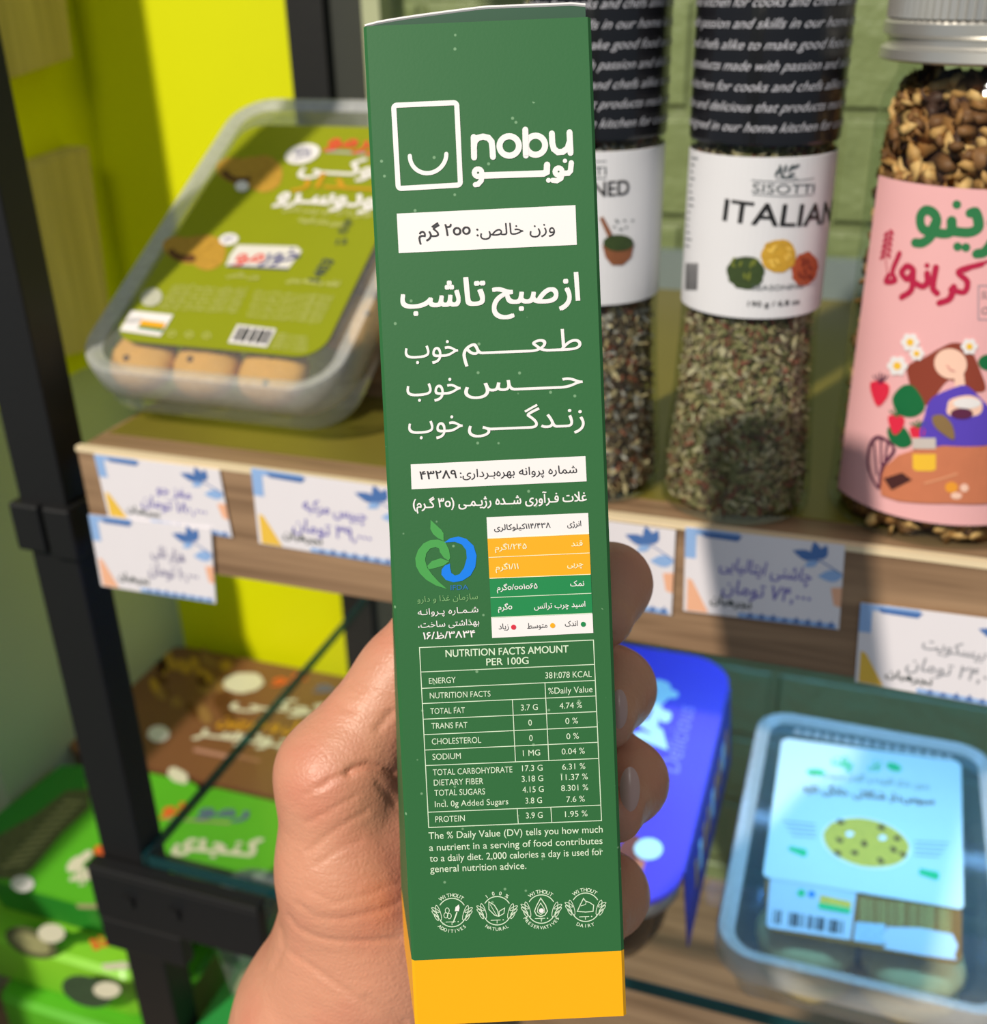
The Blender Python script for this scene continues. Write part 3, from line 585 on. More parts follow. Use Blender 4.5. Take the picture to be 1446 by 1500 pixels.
for (cx, cy, a, b, kind) in ((282, 300, 'WITHOUT', 'ADDITIVES', 0), (580, 288, '100%', 'NATURAL', 1), (873, 277, 'WITHOUT', 'PRESERVATIVES', 2), (1165, 265, 'WITHOUT', 'DAIRY', 3)):
    mb, P = part('claim_badge'); c = k8(cx, cy); R = 94 * .2213
    for g0, g1 in ((32, 148), (212, 328)):
        P.stroke([(c[0] + R*math.cos(math.radians(g)), c[1] - R*math.sin(math.radians(g))) for g in np.linspace(g0, g1, 18)], 1.3, PALE)
    n = len(a); sp = 50 if n > 4 else 42
    P.arc(a, c, R * 1.24, 90 + 36, 90 - 34, 5.4, PALE, 0.02)
    sp = 4.6 * len(b); P.arc(b, c, R * 1.30, 270 - sp, 270 + sp, 4.9, PALE, 0.02, inside=True)
    for sd in (-1, 1):
        for r0, ang, le, wd in ((0.97, 0, 11.5, 3.6), (1.19, -26, 6.5, 2.4), (1.21, 10, 6.5, 2.3), (1.13, 44, 5.5, 2.0)):
            lc = (c[0] + sd*R*r0*0.98, c[1] + R*(0.02 + 0.45*math.sin(math.radians(ang))))
            tilt = math.radians((72 if le > 10 else 40 + ang*0.4)); dx, dy = sd*math.cos(tilt), -math.sin(tilt)
            pts = [(lc[0] + dx*le*math.cos(g) - dy*wd*math.sin(g)*sd*0 + (-dy)*wd*math.sin(g)*0.8, lc[1] + dy*le*math.cos(g) + dx*wd*math.sin(g)*0.8) for g in np.linspace(0, 2*math.pi, 13)[:-1]]
            P.stroke(pts, 0.9, PALE, 1, True)
    x, y = c
    if kind == 0:
        for ex, ey in ((-7, -3), (-9, 4), (-4, 5)): P.stroke([(x + ex + 3*math.cos(g), y + ey + 4*math.sin(g)) for g in np.linspace(0, 6.28, 11)[:-1]], 0.9, PALE, 1, True)
        P.stroke([(x + 2, y + 14), (x + 7, y)], 1.8, PALE); P.poly([(x + 4, y - 2), (x + 10, y - 2), (x + 11, y - 7), (x + 10, y - 12), (x + 5, y - 8)], WHITE, 1.5)
    elif kind == 1:
        P.stroke([(x - 3, y + 7), (x - 12, y - 2), (x - 12, y - 13), (x - 4, y - 8), (x + 1, y), (x + 2, y + 8)], 1.2, PALE, 1, True); P.stroke([(x + 3, y + 8), (x + 3, y + 1), (x + 11, y - 4), (x + 10, y + 4)], 1.1, PALE, 1, True); P.stroke([(x - 10, y - 9), (x, y + 8)], 0.8, PALE)
    elif kind == 2:
        P.stroke([(x - 1, y - 16), (x + 6, y - 6), (x + 9, y + 3), (x + 5, y + 9), (x - 1, y + 11), (x - 7, y + 9), (x - 10, y + 3), (x - 7, y - 5)], 1.3, PALE, 1, True)
        P.stroke([(x - 1, y - 9), (x + 4, y - 1), (x + 5, y + 4), (x - 1, y + 8), (x - 6, y + 4), (x - 5, y - 2)], 1.0, PALE, 1, True); P.ell((x, y + 2), 3.6, 3.4, WHITE, 1.5)
    else:
        P.stroke([(x - 12, y + 6), (x - 8, y - 3), (x - 5, y - 9), (x - 3, y - 13), (x, y - 9), (x + 6, y - 7), (x + 12, y - 3), (x + 11, y + 6), (x, y + 7)], 1.2, PALE, 1, True); P.stroke([(x - 7, y - 2), (x, y - 4), (x + 1, y - 8)], 0.9, PALE)
    P.stroke([(x - 9, y + 14), (x + 5, y + 13.5)], 0.9, PALE); P.stroke([(x, y + 14), (x, y + 18)], 0.9, PALE); P.ell((x + 9, y + 13.4), 0.9, 0.9, PALE)
    mb.build('claim_badge', carton)

# ------------------------------------------------------------------ the hand
def skin_mat():
    m = mat('skin', (204, 144, 116), 0.46, 0.09, 55, 0.0, sss=0.10); nt = m.node_tree; p = nt.nodes['Principled BSDF']
    tc = nt.nodes.new('ShaderNodeTexCoord')
    v = nt.nodes.new('ShaderNodeTexVoronoi'); v.inputs['Scale'].default_value = 700; v.feature = 'DISTANCE_TO_EDGE'
    mp = nt.nodes.new('ShaderNodeMapping'); mp.inputs['Rotation'].default_value = (0.2, 0.6, 0.5); mp.inputs['Scale'].default_value = (90, 330, 330)
    n = nt.nodes.new('ShaderNodeTexNoise'); n.inputs['Scale'].default_value = 1; n.inputs['Detail'].default_value = 3; n.inputs['Distortion'].default_value = 0.4
    ma = nt.nodes.new('ShaderNodeMath'); ma.operation = 'MULTIPLY_ADD'; ma.inputs[1].default_value = 0.5
    b = nt.nodes.new('ShaderNodeBump'); b.inputs['Strength'].default_value = 0.35; b.inputs['Distance'].default_value = 0.0009
    nt.links.new(tc.outputs['Object'], v.inputs['Vector']); nt.links.new(tc.outputs['Object'], mp.inputs[0]); nt.links.new(mp.outputs[0], n.inputs['Vector'])
    nt.links.new(v.outputs['Distance'], ma.inputs[0]); nt.links.new(n.outputs[0], ma.inputs[2]); nt.links.new(ma.outputs[0], b.inputs['Height']); nt.links.new(b.outputs[0], p.inputs['Normal'])
    r = nt.nodes.new('ShaderNodeTexNoise'); r.inputs['Scale'].default_value = 38; r.inputs['Detail'].default_value = 2
    mr = nt.nodes.new('ShaderNodeMapRange'); mr.inputs[1].default_value = 0.45; mr.inputs[2].default_value = 0.7; mr.inputs[3].default_value = 0; mr.inputs[4].default_value = 0.4
    mx = nt.nodes.new('ShaderNodeMix'); mx.data_type = 'RGBA'; mx.inputs[7].default_value = (*lin((198, 108, 90)), 1)
    src = p.inputs['Base Color'].links[0].from_socket
    nt.links.new(tc.outputs['Object'], r.inputs['Vector']); nt.links.new(r.outputs[0], mr.inputs[0]); nt.links.new(mr.outputs[0], mx.inputs[0]); nt.links.new(src, mx.inputs[6]); nt.links.new(mx.outputs[2], p.inputs['Base Color'])
    return m
SKIN = skin_mat(); NAIL = mat('fingernail', (206, 166, 156), 0.3, 0.04)
def surface_nets(F, org, h):
    nx, ny, nz = F.shape; S = F < 0
    acc = np.zeros((nx-1, ny-1, nz-1, 3)); cnt = np.zeros((nx-1, ny-1, nz-1))
    def edge(ax, o1, o2):
        a = [0, 0, 0]; oth = [k for k in range(3) if k != ax]; a[oth[0]] = o1; a[oth[1]] = o2; b = list(a); b[ax] = 1
        sl = lambda q: tuple(slice(q[k], q[k] + (nx-1, ny-1, nz-1)[k]) for k in range(3))
        fa, fb = F[sl(a)], F[sl(b)]; c = (fa < 0) != (fb < 0); t = np.where(c, fa / np.where(c, fa - fb, 1), 0)
        for k in range(3): acc[..., k] += np.where(c, a[k] + (t if k == ax else 0), 0)
        np.add(cnt, c, out=cnt)
    for ax in range(3):
        for o1 in (0, 1):
            for o2 in (0, 1): edge(ax, o1, o2)
    act = cnt > 0; idx = -np.ones(act.shape, int); idx[act] = np.arange(act.sum()); I = np.argwhere(act)
    V = org + h * (I + acc[act] / cnt[act][:, None]); faces = []
    for ax in range(3):
        a, b = [k for k in range(3) if k != ax]; hi = [slice(None)] * 3; lo = [slice(None)] * 3; lo[ax] = slice(0, -1); hi[ax] = slice(1, None)
        Sa, Sb = S[tuple(lo)], S[tuple(hi)]; C = np.argwhere(Sa != Sb)
        C = C[(C[:, a] > 0) & (C[:, b] > 0) & (C[:, a] < F.shape[a] - 1) & (C[:, b] < F.shape[b] - 1)]
        q = []
        for da, db in ((-1, -1), (0, -1), (0, 0), (-1, 0)):
            c2 = C.copy(); c2[:, a] += da; c2[:, b] += db; q.append(idx[c2[:, 0], c2[:, 1], c2[:, 2]])
        q = np.stack(q, 1); ins = S[C[:, 0], C[:, 1], C[:, 2]]
        flip = ins if ax != 1 else ~ins
        q[~flip] = q[~flip][:, ::-1]; faces.append(q)
    return V, np.concatenate(faces)
def W(px, py, d): return at(px, py, d)
def lerp(a, b, t): return a * (1 - t) + b * t
segs = []     # (a, b, ra, rb)
def chain(pts):
    for (p, r), (q, s_) in zip(pts[:-1], pts[1:]): segs.append((p, q, r, s_))
# forearm and wrist, palm heel, thenar, palm behind the carton
chain([(W(430, 1720, .345), .034), (W(508, 1500, .328), .0330), (W(556, 1395, .322), .0300), (W(640, 1250, .330), .026), (W(720, 1120, .338), .018)])
chain([(W(540, 1395, .316), .0265), (W(512, 1270, .305), .0195), (W(494, 1135, .300), .0160)])
chain([(W(560, 1330, .318), .024), (W(560, 1200, .314), .0200), (W(600, 1110, .326), .013)])
chain([(W(494, 1135, .300), .0162), (W(588, 990, .302), .0116), (W(650, 905, .300), .0108), (W(690, 845, .292), .0085)])
for m1, pip, dip, tip in ((W(730, 985, .338), W(845, 880, .322), W(894, 856, .296), W(888, 908, .285)), (W(740, 1085, .340), W(850, 1026, .326), W(899, 1009, .293), W(889, 1056, .276)),
                          (W(740, 1185, .340), W(855, 1156, .326), W(917, 1144, .293), W(901, 1192, .274)), (W(720, 1290, .338), W(835, 1316, .324), W(889, 1310, .294), W(880, 1350, .278))):
    chain([(m1, .0120), (pip, .0096), (lerp(pip, dip, 0.55), .0094), (dip, .0103), (tip, .0072)])
for my in ((730, 985), (740, 1085), (740, 1185), (720, 1290)): chain([(W(630, 1270, .330), .020), (W(*my, .338), .0128)])
allp = np.array([p for s_ in segs for p in (s_[0], s_[1])]); lo = allp.min(0) - 0.04; hi = allp.max(0) + 0.04; HV = 0.0010
g = [np.arange(lo[k], hi[k], HV) for k in range(3)]
F = np.full((len(g[0]), len(g[1]), len(g[2])), 1.0, np.float32); KS = 0.0055
for a, b, ra, rb in segs:
    mn = np.minimum(a, b) - max(ra, rb) - 0.012; mx = np.maximum(a, b) + max(ra, rb) + 0.012
    i0 = [max(0, int((mn[k] - lo[k]) / HV)) for k in range(3)]; i1 = [min(len(g[k]), int((mx[k] - lo[k]) / HV) + 2) for k in range(3)]
    X, Y, Z = np.meshgrid(g[0][i0[0]:i1[0]], g[1][i0[1]:i1[1]], g[2][i0[2]:i1[2]], indexing='ij')
    d = b - a; L2 = float(d @ d); t = np.clip(((X - a[0])*d[0] + (Y - a[1])*d[1] + (Z - a[2])*d[2]) / L2, 0, 1)
    D = (np.sqrt((X - a[0] - t*d[0])**2 + (Y - a[1] - t*d[1])**2 + (Z - a[2] - t*d[2])**2) - (ra + (rb - ra)*t)).astype(np.float32)
    sl = tuple(slice(i0[k], i1[k]) for k in range(3)); f0 = F[sl]; hh = np.maximum(KS - np.abs(f0 - D), 0) / KS
    F[sl] = np.minimum(f0, D) - hh*hh*KS*0.25
# the carton keeps the hand out of its volume
X, Y, Z = np.meshgrid(*g, indexing='ij'); rel = np.stack([X - BT[0], Y - BT[1], Z - BT[2]], -1) @ BR
cu, cv, cn = rel[..., 0], rel[..., 1], rel[..., 2]; sk = (0.0012 + 0.0040 * np.clip(-cv / 0.2, 0, 1)) * np.clip(-cn / BD, 0, 1)
bd = np.maximum.reduce([-(cu + sk), cu + sk - BW, cn, -cn - BD, cv, -BH - cv]); F = np.maximum(F, (-bd + 0.0004).astype(np.float32)); del X, Y, Z, rel, cu, cv, cn, sk, bd
V, Fc = surface_nets(F, lo, HV); del F
def vnormals(V, Fc):
    n = np.cross(V[Fc[:, 2]] - V[Fc[:, 0]], V[Fc[:, 3]] - V[Fc[:, 1]]); N = np.zeros_like(V)
    for k in range(4): np.add.at(N, Fc[:, k], n)
    return N / np.maximum(np.linalg.norm(N, axis=1), 1e-12)[:, None]
def relax(V, Fc, it):
    e = np.concatenate([Fc[:, [0, 1]], Fc[:, [1, 2]], Fc[:, [2, 3]], Fc[:, [3, 0]]])
    for _ in range(it):
        A = np.zeros_like(V); c = np.zeros(len(V)); np.add.at(A, e[:, 0], V[e[:, 1]]); np.add.at(A, e[:, 1], V[e[:, 0]]); np.add.at(c, e[:, 0], 1); np.add.at(c, e[:, 1], 1)
        V = 0.5*V + 0.5*A / np.maximum(c, 1)[:, None]
    return V
V = relax(V, Fc, 4); N = vnormals(V, Fc)
ctr = V - N * 0.0
if np.mean(np.einsum('ij,ij->i', N, V - V.mean(0))) < 0: Fc = Fc[:, ::-1]; N = -N
cc = (V - CAM) @ M; vx = CX + FPX*cc[:, 0] / -cc[:, 2]; vy = CY - FPX*cc[:, 1] / -cc[:, 2]; facing = np.einsum('ij,ij->i', N, CAM - V) > 0
k5 = cr((330, 900), 290/725)
CREASES = [([(452, 580), (480, 562), (520, 553), (560, 560), (620, 580)], .0018, 5.5), ([(345, 640), (400, 600), (455, 578)], .0006, 4.0), ([(290, 665), (330, 635), (380, 605)], .0004, 3.5), ([(300, 765), (390, 715), (470, 672)], .00055, 3.5),
           ([(300, 872), (370, 812), (440, 765), (520, 722)], .0006, 3.5), ([(330, 920), (420, 860), (500, 830)], .0004, 3.5), ([(228, 1105), (262, 1148), (330, 1182), (420, 1200), (520, 1198), (640, 1188)], .0007, 4.0),
           ([(260, 1060), (330, 1110), (430, 1118), (560, 1088), (640, 1055)], .0006, 4), ([(300, 1010), (400, 1060), (520, 1030), (640, 980)], .0004, 3.5), ([(240, 1240), (330, 1300), (430, 1372), (520, 1432), (660, 1500)], .0006, 4.5), ([(200, 1150), (212, 1220), (180, 1290)], .0006, 5),
           ([(520, 1400), (580, 1440), (660, 1490)], .0005, 4), ([(460, 250), (478, 268), (500, 276)], .0006, 4), ([(410, 320), (440, 345), (470, 352)], .0005, 4), ([(560, 420), (590, 380), (612, 360)], .0008, 6), ([(560, 620), (600, 660), (625, 700)], .0006, 5)]
for pts, dep, wd in CREASES:
    pts = [np.array(k5(*q)) for q in pts]; best = np.full(len(V), 1e9)
    for a, b in zip(pts[:-1], pts[1:]):
        d = b - a; t = np.clip(((vx - a[0])*d[0] + (vy - a[1])*d[1]) / (d @ d), 0, 1); best = np.minimum(best, np.hypot(vx - a[0] - t*d[0], vy - a[1] - t*d[1]))
    amp = np.where(facing & (cc[:, 2] > -0.345), 0.75 * dep * np.exp(-(best / wd)**2), 0); V = V - N * amp[:, None]
hb = W(520, 1480, .33)
mb = MB(); mb.v = [tuple(q) for q in V]; mb.f = [tuple(int(i) for i in q) for q in Fc]; mb.m = [0] * len(mb.f); mb.mats = [SKIN]
hand = mb.build('person', smooth=True, loc=hb); tag(hand, 'left hand of a person gripping the tall green carton from behind', 'person')
for (px, py, d, rw, rh) in ((908, 1040, .2680, 13, 29), (924, 1158, .2668, 15, 33), (897, 1336, .2700, 9, 24)):
    mb = MB(); c = W(px, py, d); rt = M[:, 0]; up = M[:, 1]; bk = M[:, 2]; s_ = d / FPX; nn = 10; vs = []; fs = []
    for i in range(nn + 1):
        for j in range(nn + 1):
            a, b = -1 + 2*i/nn, -1 + 2*j/nn; x = a*math.sqrt(1 - b*b/2); y = b*math.sqrt(1 - a*a/2)
            vs.append(c + rt*x*rw*s_ + up*y*rh*s_ - bk*(0.0016*x*x + 0.0012*y*y) - rt*0.0)
    for i in range(nn):
        for j in range(nn): k = i*(nn+1) + j; fs.append((k, k + nn + 1, k + nn + 2, k + 1))
    mb.add(vs, fs, NAIL); mb.build('fingernail', hand, smooth=True)

# ------------------------------------------------------------------ spice bottles
SLEEVE = mat('black_sleeve', (26, 26, 30), 0.25, 0.1, coat=0.3); SLTXT = mat('sleeve_writing', (194, 194, 202), 0.5, 0.05); LABELW = mat('white_label', (226, 226, 230), 0.35, 0.02)
HERB = [mat('dried_herb', c, 0.8, 0.15) for c in ((152, 142, 100), (124, 122, 82), (176, 164, 124), (100, 84, 68), (128, 78, 62), (186, 176, 146))]
HERB2 = [mat('spice_blend', c, 0.8, 0.15) for c in ((168, 148, 108), (112, 98, 80), (196, 180, 142), (86, 70, 60), (136, 82, 60), (176, 172, 166))]
def filling(name, cx, cy, r0f, z0, z1, n, mats, label, cat, size, core, thick=0.35, seed=1, length=1.0):
    rg = np.random.default_rng(seed); mb = MB(); mb.lathe((cx, cy), [(r0f(z) - size*length*1.5, z) for z in np.linspace(z0, z1, 10)], core, 40, True, True)
    for _ in range(n):
        z = rg.uniform(z0 + .001, z1 + 0.0005); a = rg.uniform(-math.pi*0.62, math.pi*0.62) - math.pi/2; s_ = size * rg.uniform(0.5, 1.25); r = r0f(z) - s_ * length * rg.uniform(0.85, 1.35); c = np.array([cx + r*math.cos(a), cy + r*math.sin(a), z]); q = rg.normal(size=3); nn = nrm(np.array([math.cos(a), math.sin(a), 0]) + 0.42*q); t = nrm(np.cross(nn, rg.normal(size=3))); b = np.cross(nn, t)
        L, Wd, T = s_*length, s_ * (rg.uniform(.35, .8) if size < .004 else rg.uniform(.6, 1.0)), s_ * thick; bend = rg.uniform(-.5, .8)*s_
        pts = []
        for k in range(7):
            g_ = 2*math.pi*k/7; jx = rg.uniform(.8, 1.15); pts.append(c + t*L*math.cos(g_)*jx + b*Wd*math.sin(g_)*jx - nn*bend*math.cos(g_)**2)
        vs = pts + [c + nn*T, c - nn*T]; fs = []
        for k in range(7): j = (k + 1) % 7; fs += [(k, j, 7), (j, k, 8)]
        mb.add(vs, fs, mats[rg.integers(len(mats))])
    o = mb.build(name, loc=(cx, cy, z0), smooth=size > .004); return tag(o, label, cat, kind='stuff')
def spice_bottle(bxx, byy, label, th, printer, herbs, seed, flabel):
    RB = 0.0278; t = thing('spice_bottle', (bxx, byy, 1.0411), label, 'bottle', 'spice bottles with black sleeves')
    prof = [(0.030, 1.0413), (0.0318, 1.0425), (0.0322, 1.048), (0.0310, 1.066), (0.0288, 1.095), (0.0276, 1.120), (0.0274, 1.150), (0.0274, 1.193), (0.0272, 1.30)]
    rf = lambda z: float(np.interp(z, [p[1] for p in prof], [p[0] for p in prof]))
    w = MB(); w.lathe((bxx, byy), prof, GLASS, 72, True, False); w.build('glass_body', t, smooth=True)
    w = MB(); w.lathe((bxx, byy), [(0.0279, 1.1925), (0.0282, 1.1935), (0.0284, 1.30), (0.0280, 1.32), (0.024, 1.325)], SLEEVE, 72, False, True)
    S = Cyl(bxx, byy, 0.0283, 0, 0); P = Print(w, S, 0.00025)
    ls = ['that products made with passion and skills in our home kitchen for', 'used in our home kitchen for cooks and chefs alike to make good', 'products made with passion and skills in our home kitchen for all', 'little for cooks and chefs alike to make good food and flavours in',
          'traditions that products made with passion and skills in our own', 'used in our home kitchen for cooks and chefs alike to make good', 'and good living fun and delicious that products made with passion', 'and flavours designed in our home kitchen for cooks and chefs']
    for k in range(14):
        z = 1.1975 + 0.0068*k; P.text(ls[(7 - k) % 8], (-0.062 - 0.004*(k % 3), z), (0.062, z), 0.0033, SLTXT, 0, 1, 0.5, px=False)
    w.build('sleeve', t, smooth=False)
    w = MB(); w.lathe((bxx, byy), [(0.0276, 1.1290), (0.02785, 1.1292), (0.02785, 1.1885), (0.0276, 1.1887)], LABELW, 72)
    printer(Print(w, Cyl(bxx, byy, 0.02785, 0, th), 0.00022)); w.build('label', t)
    filling('herb_filling' , bxx, byy, lambda z: rf(z) - 0.0006, 1.0440, 1.1915, 4800, herbs, flabel, 'herbs', 0.0016, herbs[1], 0.14, seed, 2.0)
    return t
SERIF = mat('label_ink', (74, 84, 88), 0.5, 0.03); BARS = mat('barcode_ink', (60, 60, 62), 0.5)
GH = mat('picture_green', (52, 70, 30), 0.6, 0.4, 500); YH = mat('picture_yellow', (206, 160, 50), 0.6, 0.3, 500); RH = mat('picture_red', (176, 78, 42), 0.6, 0.3, 500)
q1 = cr((850, 0), 596/1446)
def italian(P):
    for a, b in (((700, 612), 60), ((712, 600), 100), ((728, 600), 75), ((748, 598), 55), ((765, 592), 30), ((720, 625), 140), ((748, 622), 30)):
        g_ = math.radians(b); c = q1(*a); P.poly([(c[0] + 7*math.cos(t)*math.cos(g_) + 2.2*math.sin(t)*math.sin(g_), c[1] - 7*math.cos(t)*math.sin(g_) + 2.2*math.sin(t)*math.cos(g_)) for t in np.linspace(0, 6.28, 11)[:-1]], SERIF)
    P.stroke([q1(695, 632), q1(770, 632)], 1.2, SERIF)
    P.text('SISOTTI', q1(610, 682), q1(828, 684), 14, SERIF, -0.004); P.stroke([q1(610, 640), q1(720, 646), q1(830, 632)], 1.0, SERIF); P.stroke([q1(612, 690), q1(720, 697), q1(826, 691)], 1.0, SERIF)
    P.text('ITALIAN', q1(508, 782), q1(886, 786), 33, BLACK, 0.02)
    P.ell(q1(588, 968), 27, 25, GH, jit=.06); P.ell(q1(705, 910), 26, 25, YH, jit=.06); P.ell(q1(797, 955), 19, 25, RH, 1, 15, jit=.06)
    for m_, (cx, cy), R in ((mat('picture_green_light', (110, 120, 40), .6), (588, 960), 45), (mat('picture_yellow_light', (240, 200, 90), .6), (705, 905), 45), (mat('picture_red_dark', (130, 44, 24), .6), (797, 955), 36)):
        for _ in range(9): P.ell(q1(cx + random.uniform(-R, R), cy + random.uniform(-R, R)*.9), 5, 2, m_, 2, random.uniform(0, 180), 8)
    P.text('SEASONING', q1(610, 1030), q1(790, 1022), 8, SERIF, 0); P.text('190 g / 6.8 oz', q1(595, 1088), q1(778, 1078), 8, BLACK, 0.01)
    for k in range(9): P.poly([q1(374 + 5*k, 1030), q1(376.5 + 5*k + (k % 2)*1.0, 1031), q1(380 + 5*k, 935), q1(377.5 + 5*k, 934)], BARS)
    for k in range(14): P.stroke([q1(398 - k*1.8, 560 + 24*k), q1(408 + random.uniform(-4, 12) - k*1.8, 563 + 24*k)], 1.8, SERIF)
def mixed(P):
    P.text('SEASONED', q1(-130, 690), q1(172, 690), 22, BLACK, 0.02); P.text('SISOTTI', q1(-80, 622), q1(92, 622), 13, SERIF, 0); P.stroke([q1(-80, 572), q1(92, 572)], 1, SERIF); P.stroke([q1(-80, 632), q1(92, 632)], 1, SERIF)
    WB = mat('picture_bowl', (138, 84, 52), .6, .2, 300)
    P.poly([q1(*p) for p in [(78, 870), (90, 915), (112, 942), (150, 942), (180, 915), (190, 868), (140, 890)]], WB); P.ell(q1(134, 862), 22, 12, GH, 2); P.poly([q1(*p) for p in [(68, 775), (80, 768), (112, 830), (98, 842)]], WB, 3)
    for k in range(8): P.ell(q1(120 + random.uniform(0, 75), 770 + random.uniform(0, 50)), 2, 1.4, SERIF)
spice_bottle(-0.0432, 0.447, 'spice bottle with black sleeve marked ITALIAN, between the green carton and granola jar', 0.0, italian, HERB, 3, 'dried Italian herb mix inside the fully visible spice bottle')
spice_bottle(-0.1095, 0.449, 'spice bottle with black sleeve half hidden behind the green carton', 0.0, mixed, HERB2, 5, 'coarse spice mix inside the half hidden spice bottle')

# ------------------------------------------------------------------ granola jar
JX, JY, JR = 0.0385, 0.460, 0.0425
jar = thing('granola_jar', (JX, JY, 1.0411), 'glass granola jar with silver lid and pink illustrated label', 'jar')
w = MB(); w.lathe((JX, JY), [(JR - .004, 1.0413), (JR - .001, 1.0425), (JR, 1.046), (JR, 1.198), (JR - .002, 1.207), (JR - .005, 1.213), (JR - .006, 1.2155), (JR - .006, 1.240)], GLASS, 96, True); w.build('glass_body', jar, smooth=True)
SILVER = mat('silver_lid', (222, 220, 214), 0.34, 0.03, metal=0.75)
w = MB(); zl = 1.2195; pr = [(JR + .0005, zl), (JR + .0015, zl + .0008), (JR + .0012, zl + .004), (JR - .001, zl + .0055), (JR - .001, zl + .0075), (JR + .001, zl + .009), (JR + .001, zl + .0125), (JR - .001, zl + .014)]
w.lathe((JX, JY), pr, SILVER, 96); n = 180     # knurled band
loops = [[(JX + (JR - .0004 + (.0009 if k % 2 else 0)) * math.cos(2*math.pi*k/n), JY + (JR - .0004 + (.0009 if k % 2 else 0)) * math.sin(2*math.pi*k/n), z) for k in range(n)] for z in (zl + .014, zl + .024)]
w.loft(loops, SILVER, False, False); w.lathe((JX, JY), [(JR, zl + .024), (JR - .002, zl + .026), (JR - .004, zl + .026)], SILVER, 96, False, True); w.build('lid', jar, auto=math.radians(30))
PINK = mat('pink_label', (240, 182, 184), 0.35, 0.03)
S = Cyl(JX, JY, JR + 0.0003, 0, 0)
u0, z1 = S.uv((1279, 253)); _, z0 = S.uv((1250, 706)); zt, zb = 1.1805, 1.0530
w = MB(); P = Print(w, S, 0.00018); u0 = -0.0475
P.raw([(u0, zb), (0.062, zb), (0.062, zt), (u0, zt)], [(0, 1, 2, 3)], PINK, 0.4)
q5 = cr((1230, 230), 216/568)
def sm(pts, n=5):
    p = [np.array(q, float) for q in pts]; p = [2*p[0] - p[1]] + p + [2*p[-1] - p[-2]]; out = []
    for i in range(1, len(p) - 2):
        for k in range(n):
            t = k / n; a, b, c, d = p[i-1:i+3]; out.append(tuple(0.5*(2*b + (c - a)*t + (2*a - 5*b + 4*c - d)*t*t + (3*b - a - 3*c + d)*t**3)))
    return out + [tuple(p[-2])]
GT = mat('jar_green', (48, 122, 74), .4, .03); MAR = mat('jar_crimson', (186, 34, 72), .4, .03); HAIR = mat('jar_auburn', (142, 62, 44), .5, .06); FACE = mat('jar_peach', (250, 206, 184), .5, .03); PURP = mat('jar_purple', (92, 70, 190), .4, .04)
LEAF = mat('jar_leaf', (24, 110, 62), .4, .05); STRAW = mat('jar_red', (226, 44, 72), .4, .05); TABLE = mat('jar_table', (206, 124, 88), .5, .08, 200); PLUM = mat('jar_plum', (96, 40, 72), .4, .05); YEL = mat('jar_yellow', (246, 196, 60), .4, .04); DKB = mat('jar_dark_brown', (74, 36, 34), .5, .05)
P.stroke([q5(*p) for p in sm([(372, 250), (350, 285), (318, 272), (312, 230), (332, 205), (362, 215), (375, 250), (352, 305), (320, 330), (292, 330)])], 14.2, GT)
P.stroke([q5(*p) for p in sm([(368, 290), (405, 295), (430, 285), (432, 245)])], 14.2, GT); P.stroke([q5(*p) for p in sm([(430, 285), (500, 290), (535, 268), (525, 215), (505, 215)])], 14.2, GT); P.stroke([q5(*p) for p in sm([(530, 372), (562, 362), (600, 300), (590, 250)])], 14.2, GT)
for p in ((452, 183), (455, 345), (487, 348)): P.ell(q5(*p), 6.5, 6.5, GT)
P.stroke([q5(*p) for p in sm([(232, 372), (205, 440), (215, 475), (180, 480), (190, 455)])], 8.8, MAR, 1); P.stroke([q5(*p) for p in sm([(240, 440), (262, 420), (285, 438), (262, 470), (240, 450)])], 9.4, MAR); P.stroke([q5(*p) for p in sm([(285, 440), (278, 510), (240, 540)])], 9.4, MAR)
P.stroke([q5(*p) for p in sm([(280, 478), (320, 498), (340, 480), (338, 448)])], 9.4, MAR); P.ell(q5(338, 418), 4, 4, MAR); P.stroke([q5(*p) for p in sm([(372, 425), (360, 500), (376, 525)])], 9.4, MAR)
P.stroke([q5(*p) for p in sm([(385, 562), (425, 545), (440, 500)])], 9.4, MAR); P.stroke([q5(*p) for p in sm([(430, 510), (480, 520), (492, 480), (460, 440), (548, 412)])], 8.3, MAR); P.stroke([q5(*p) for p in sm([(480, 440), (568, 402)])], 4.7, MAR)
P.stroke([q5(*p) for p in sm([(185, 440), (178, 370), (200, 280)])], 1.8, MAR)
for k in range(5): P.ell(q5(166 + 4*k, 385 - 22*k), 5, 2.6, MAR, 1, -50); P.ell(q5(190 + 3*k, 378 - 22*k), 5, 2.6, MAR, 1, 60)
P.stroke([q5(*p) for p in [(600, 495), (535, 495), (535, 625), (600, 625)]], 2, mat('jar_grey', (170, 150, 160), .5), 1); P.text('SUGAR', q5(545, 545), q5(640, 545), 11, SERIF, 0); P.text('OATS', q5(545, 605), q5(640, 605), 11, SERIF, 0)
P.poly([q5(*p) for p in smooth_poly([(380, 740), (440, 715), (500, 735), (545, 830), (560, 900), (480, 900), (420, 860), (340, 955), (290, 920), (262, 840), (268, 800), (330, 770)])], HAIR, 1)
P.ell(q5(428, 795), 24, 22, FACE, 2, 20); P.poly([q5(*p) for p in [(440, 830), (478, 830), (485, 890), (445, 890)]], FACE, 2)
P.poly([q5(*p) for p in smooth_poly([(445, 885), (490, 880), (545, 930), (600, 1000), (600, 1100), (330, 1105), (330, 990), (360, 925)])], PURP, 3)
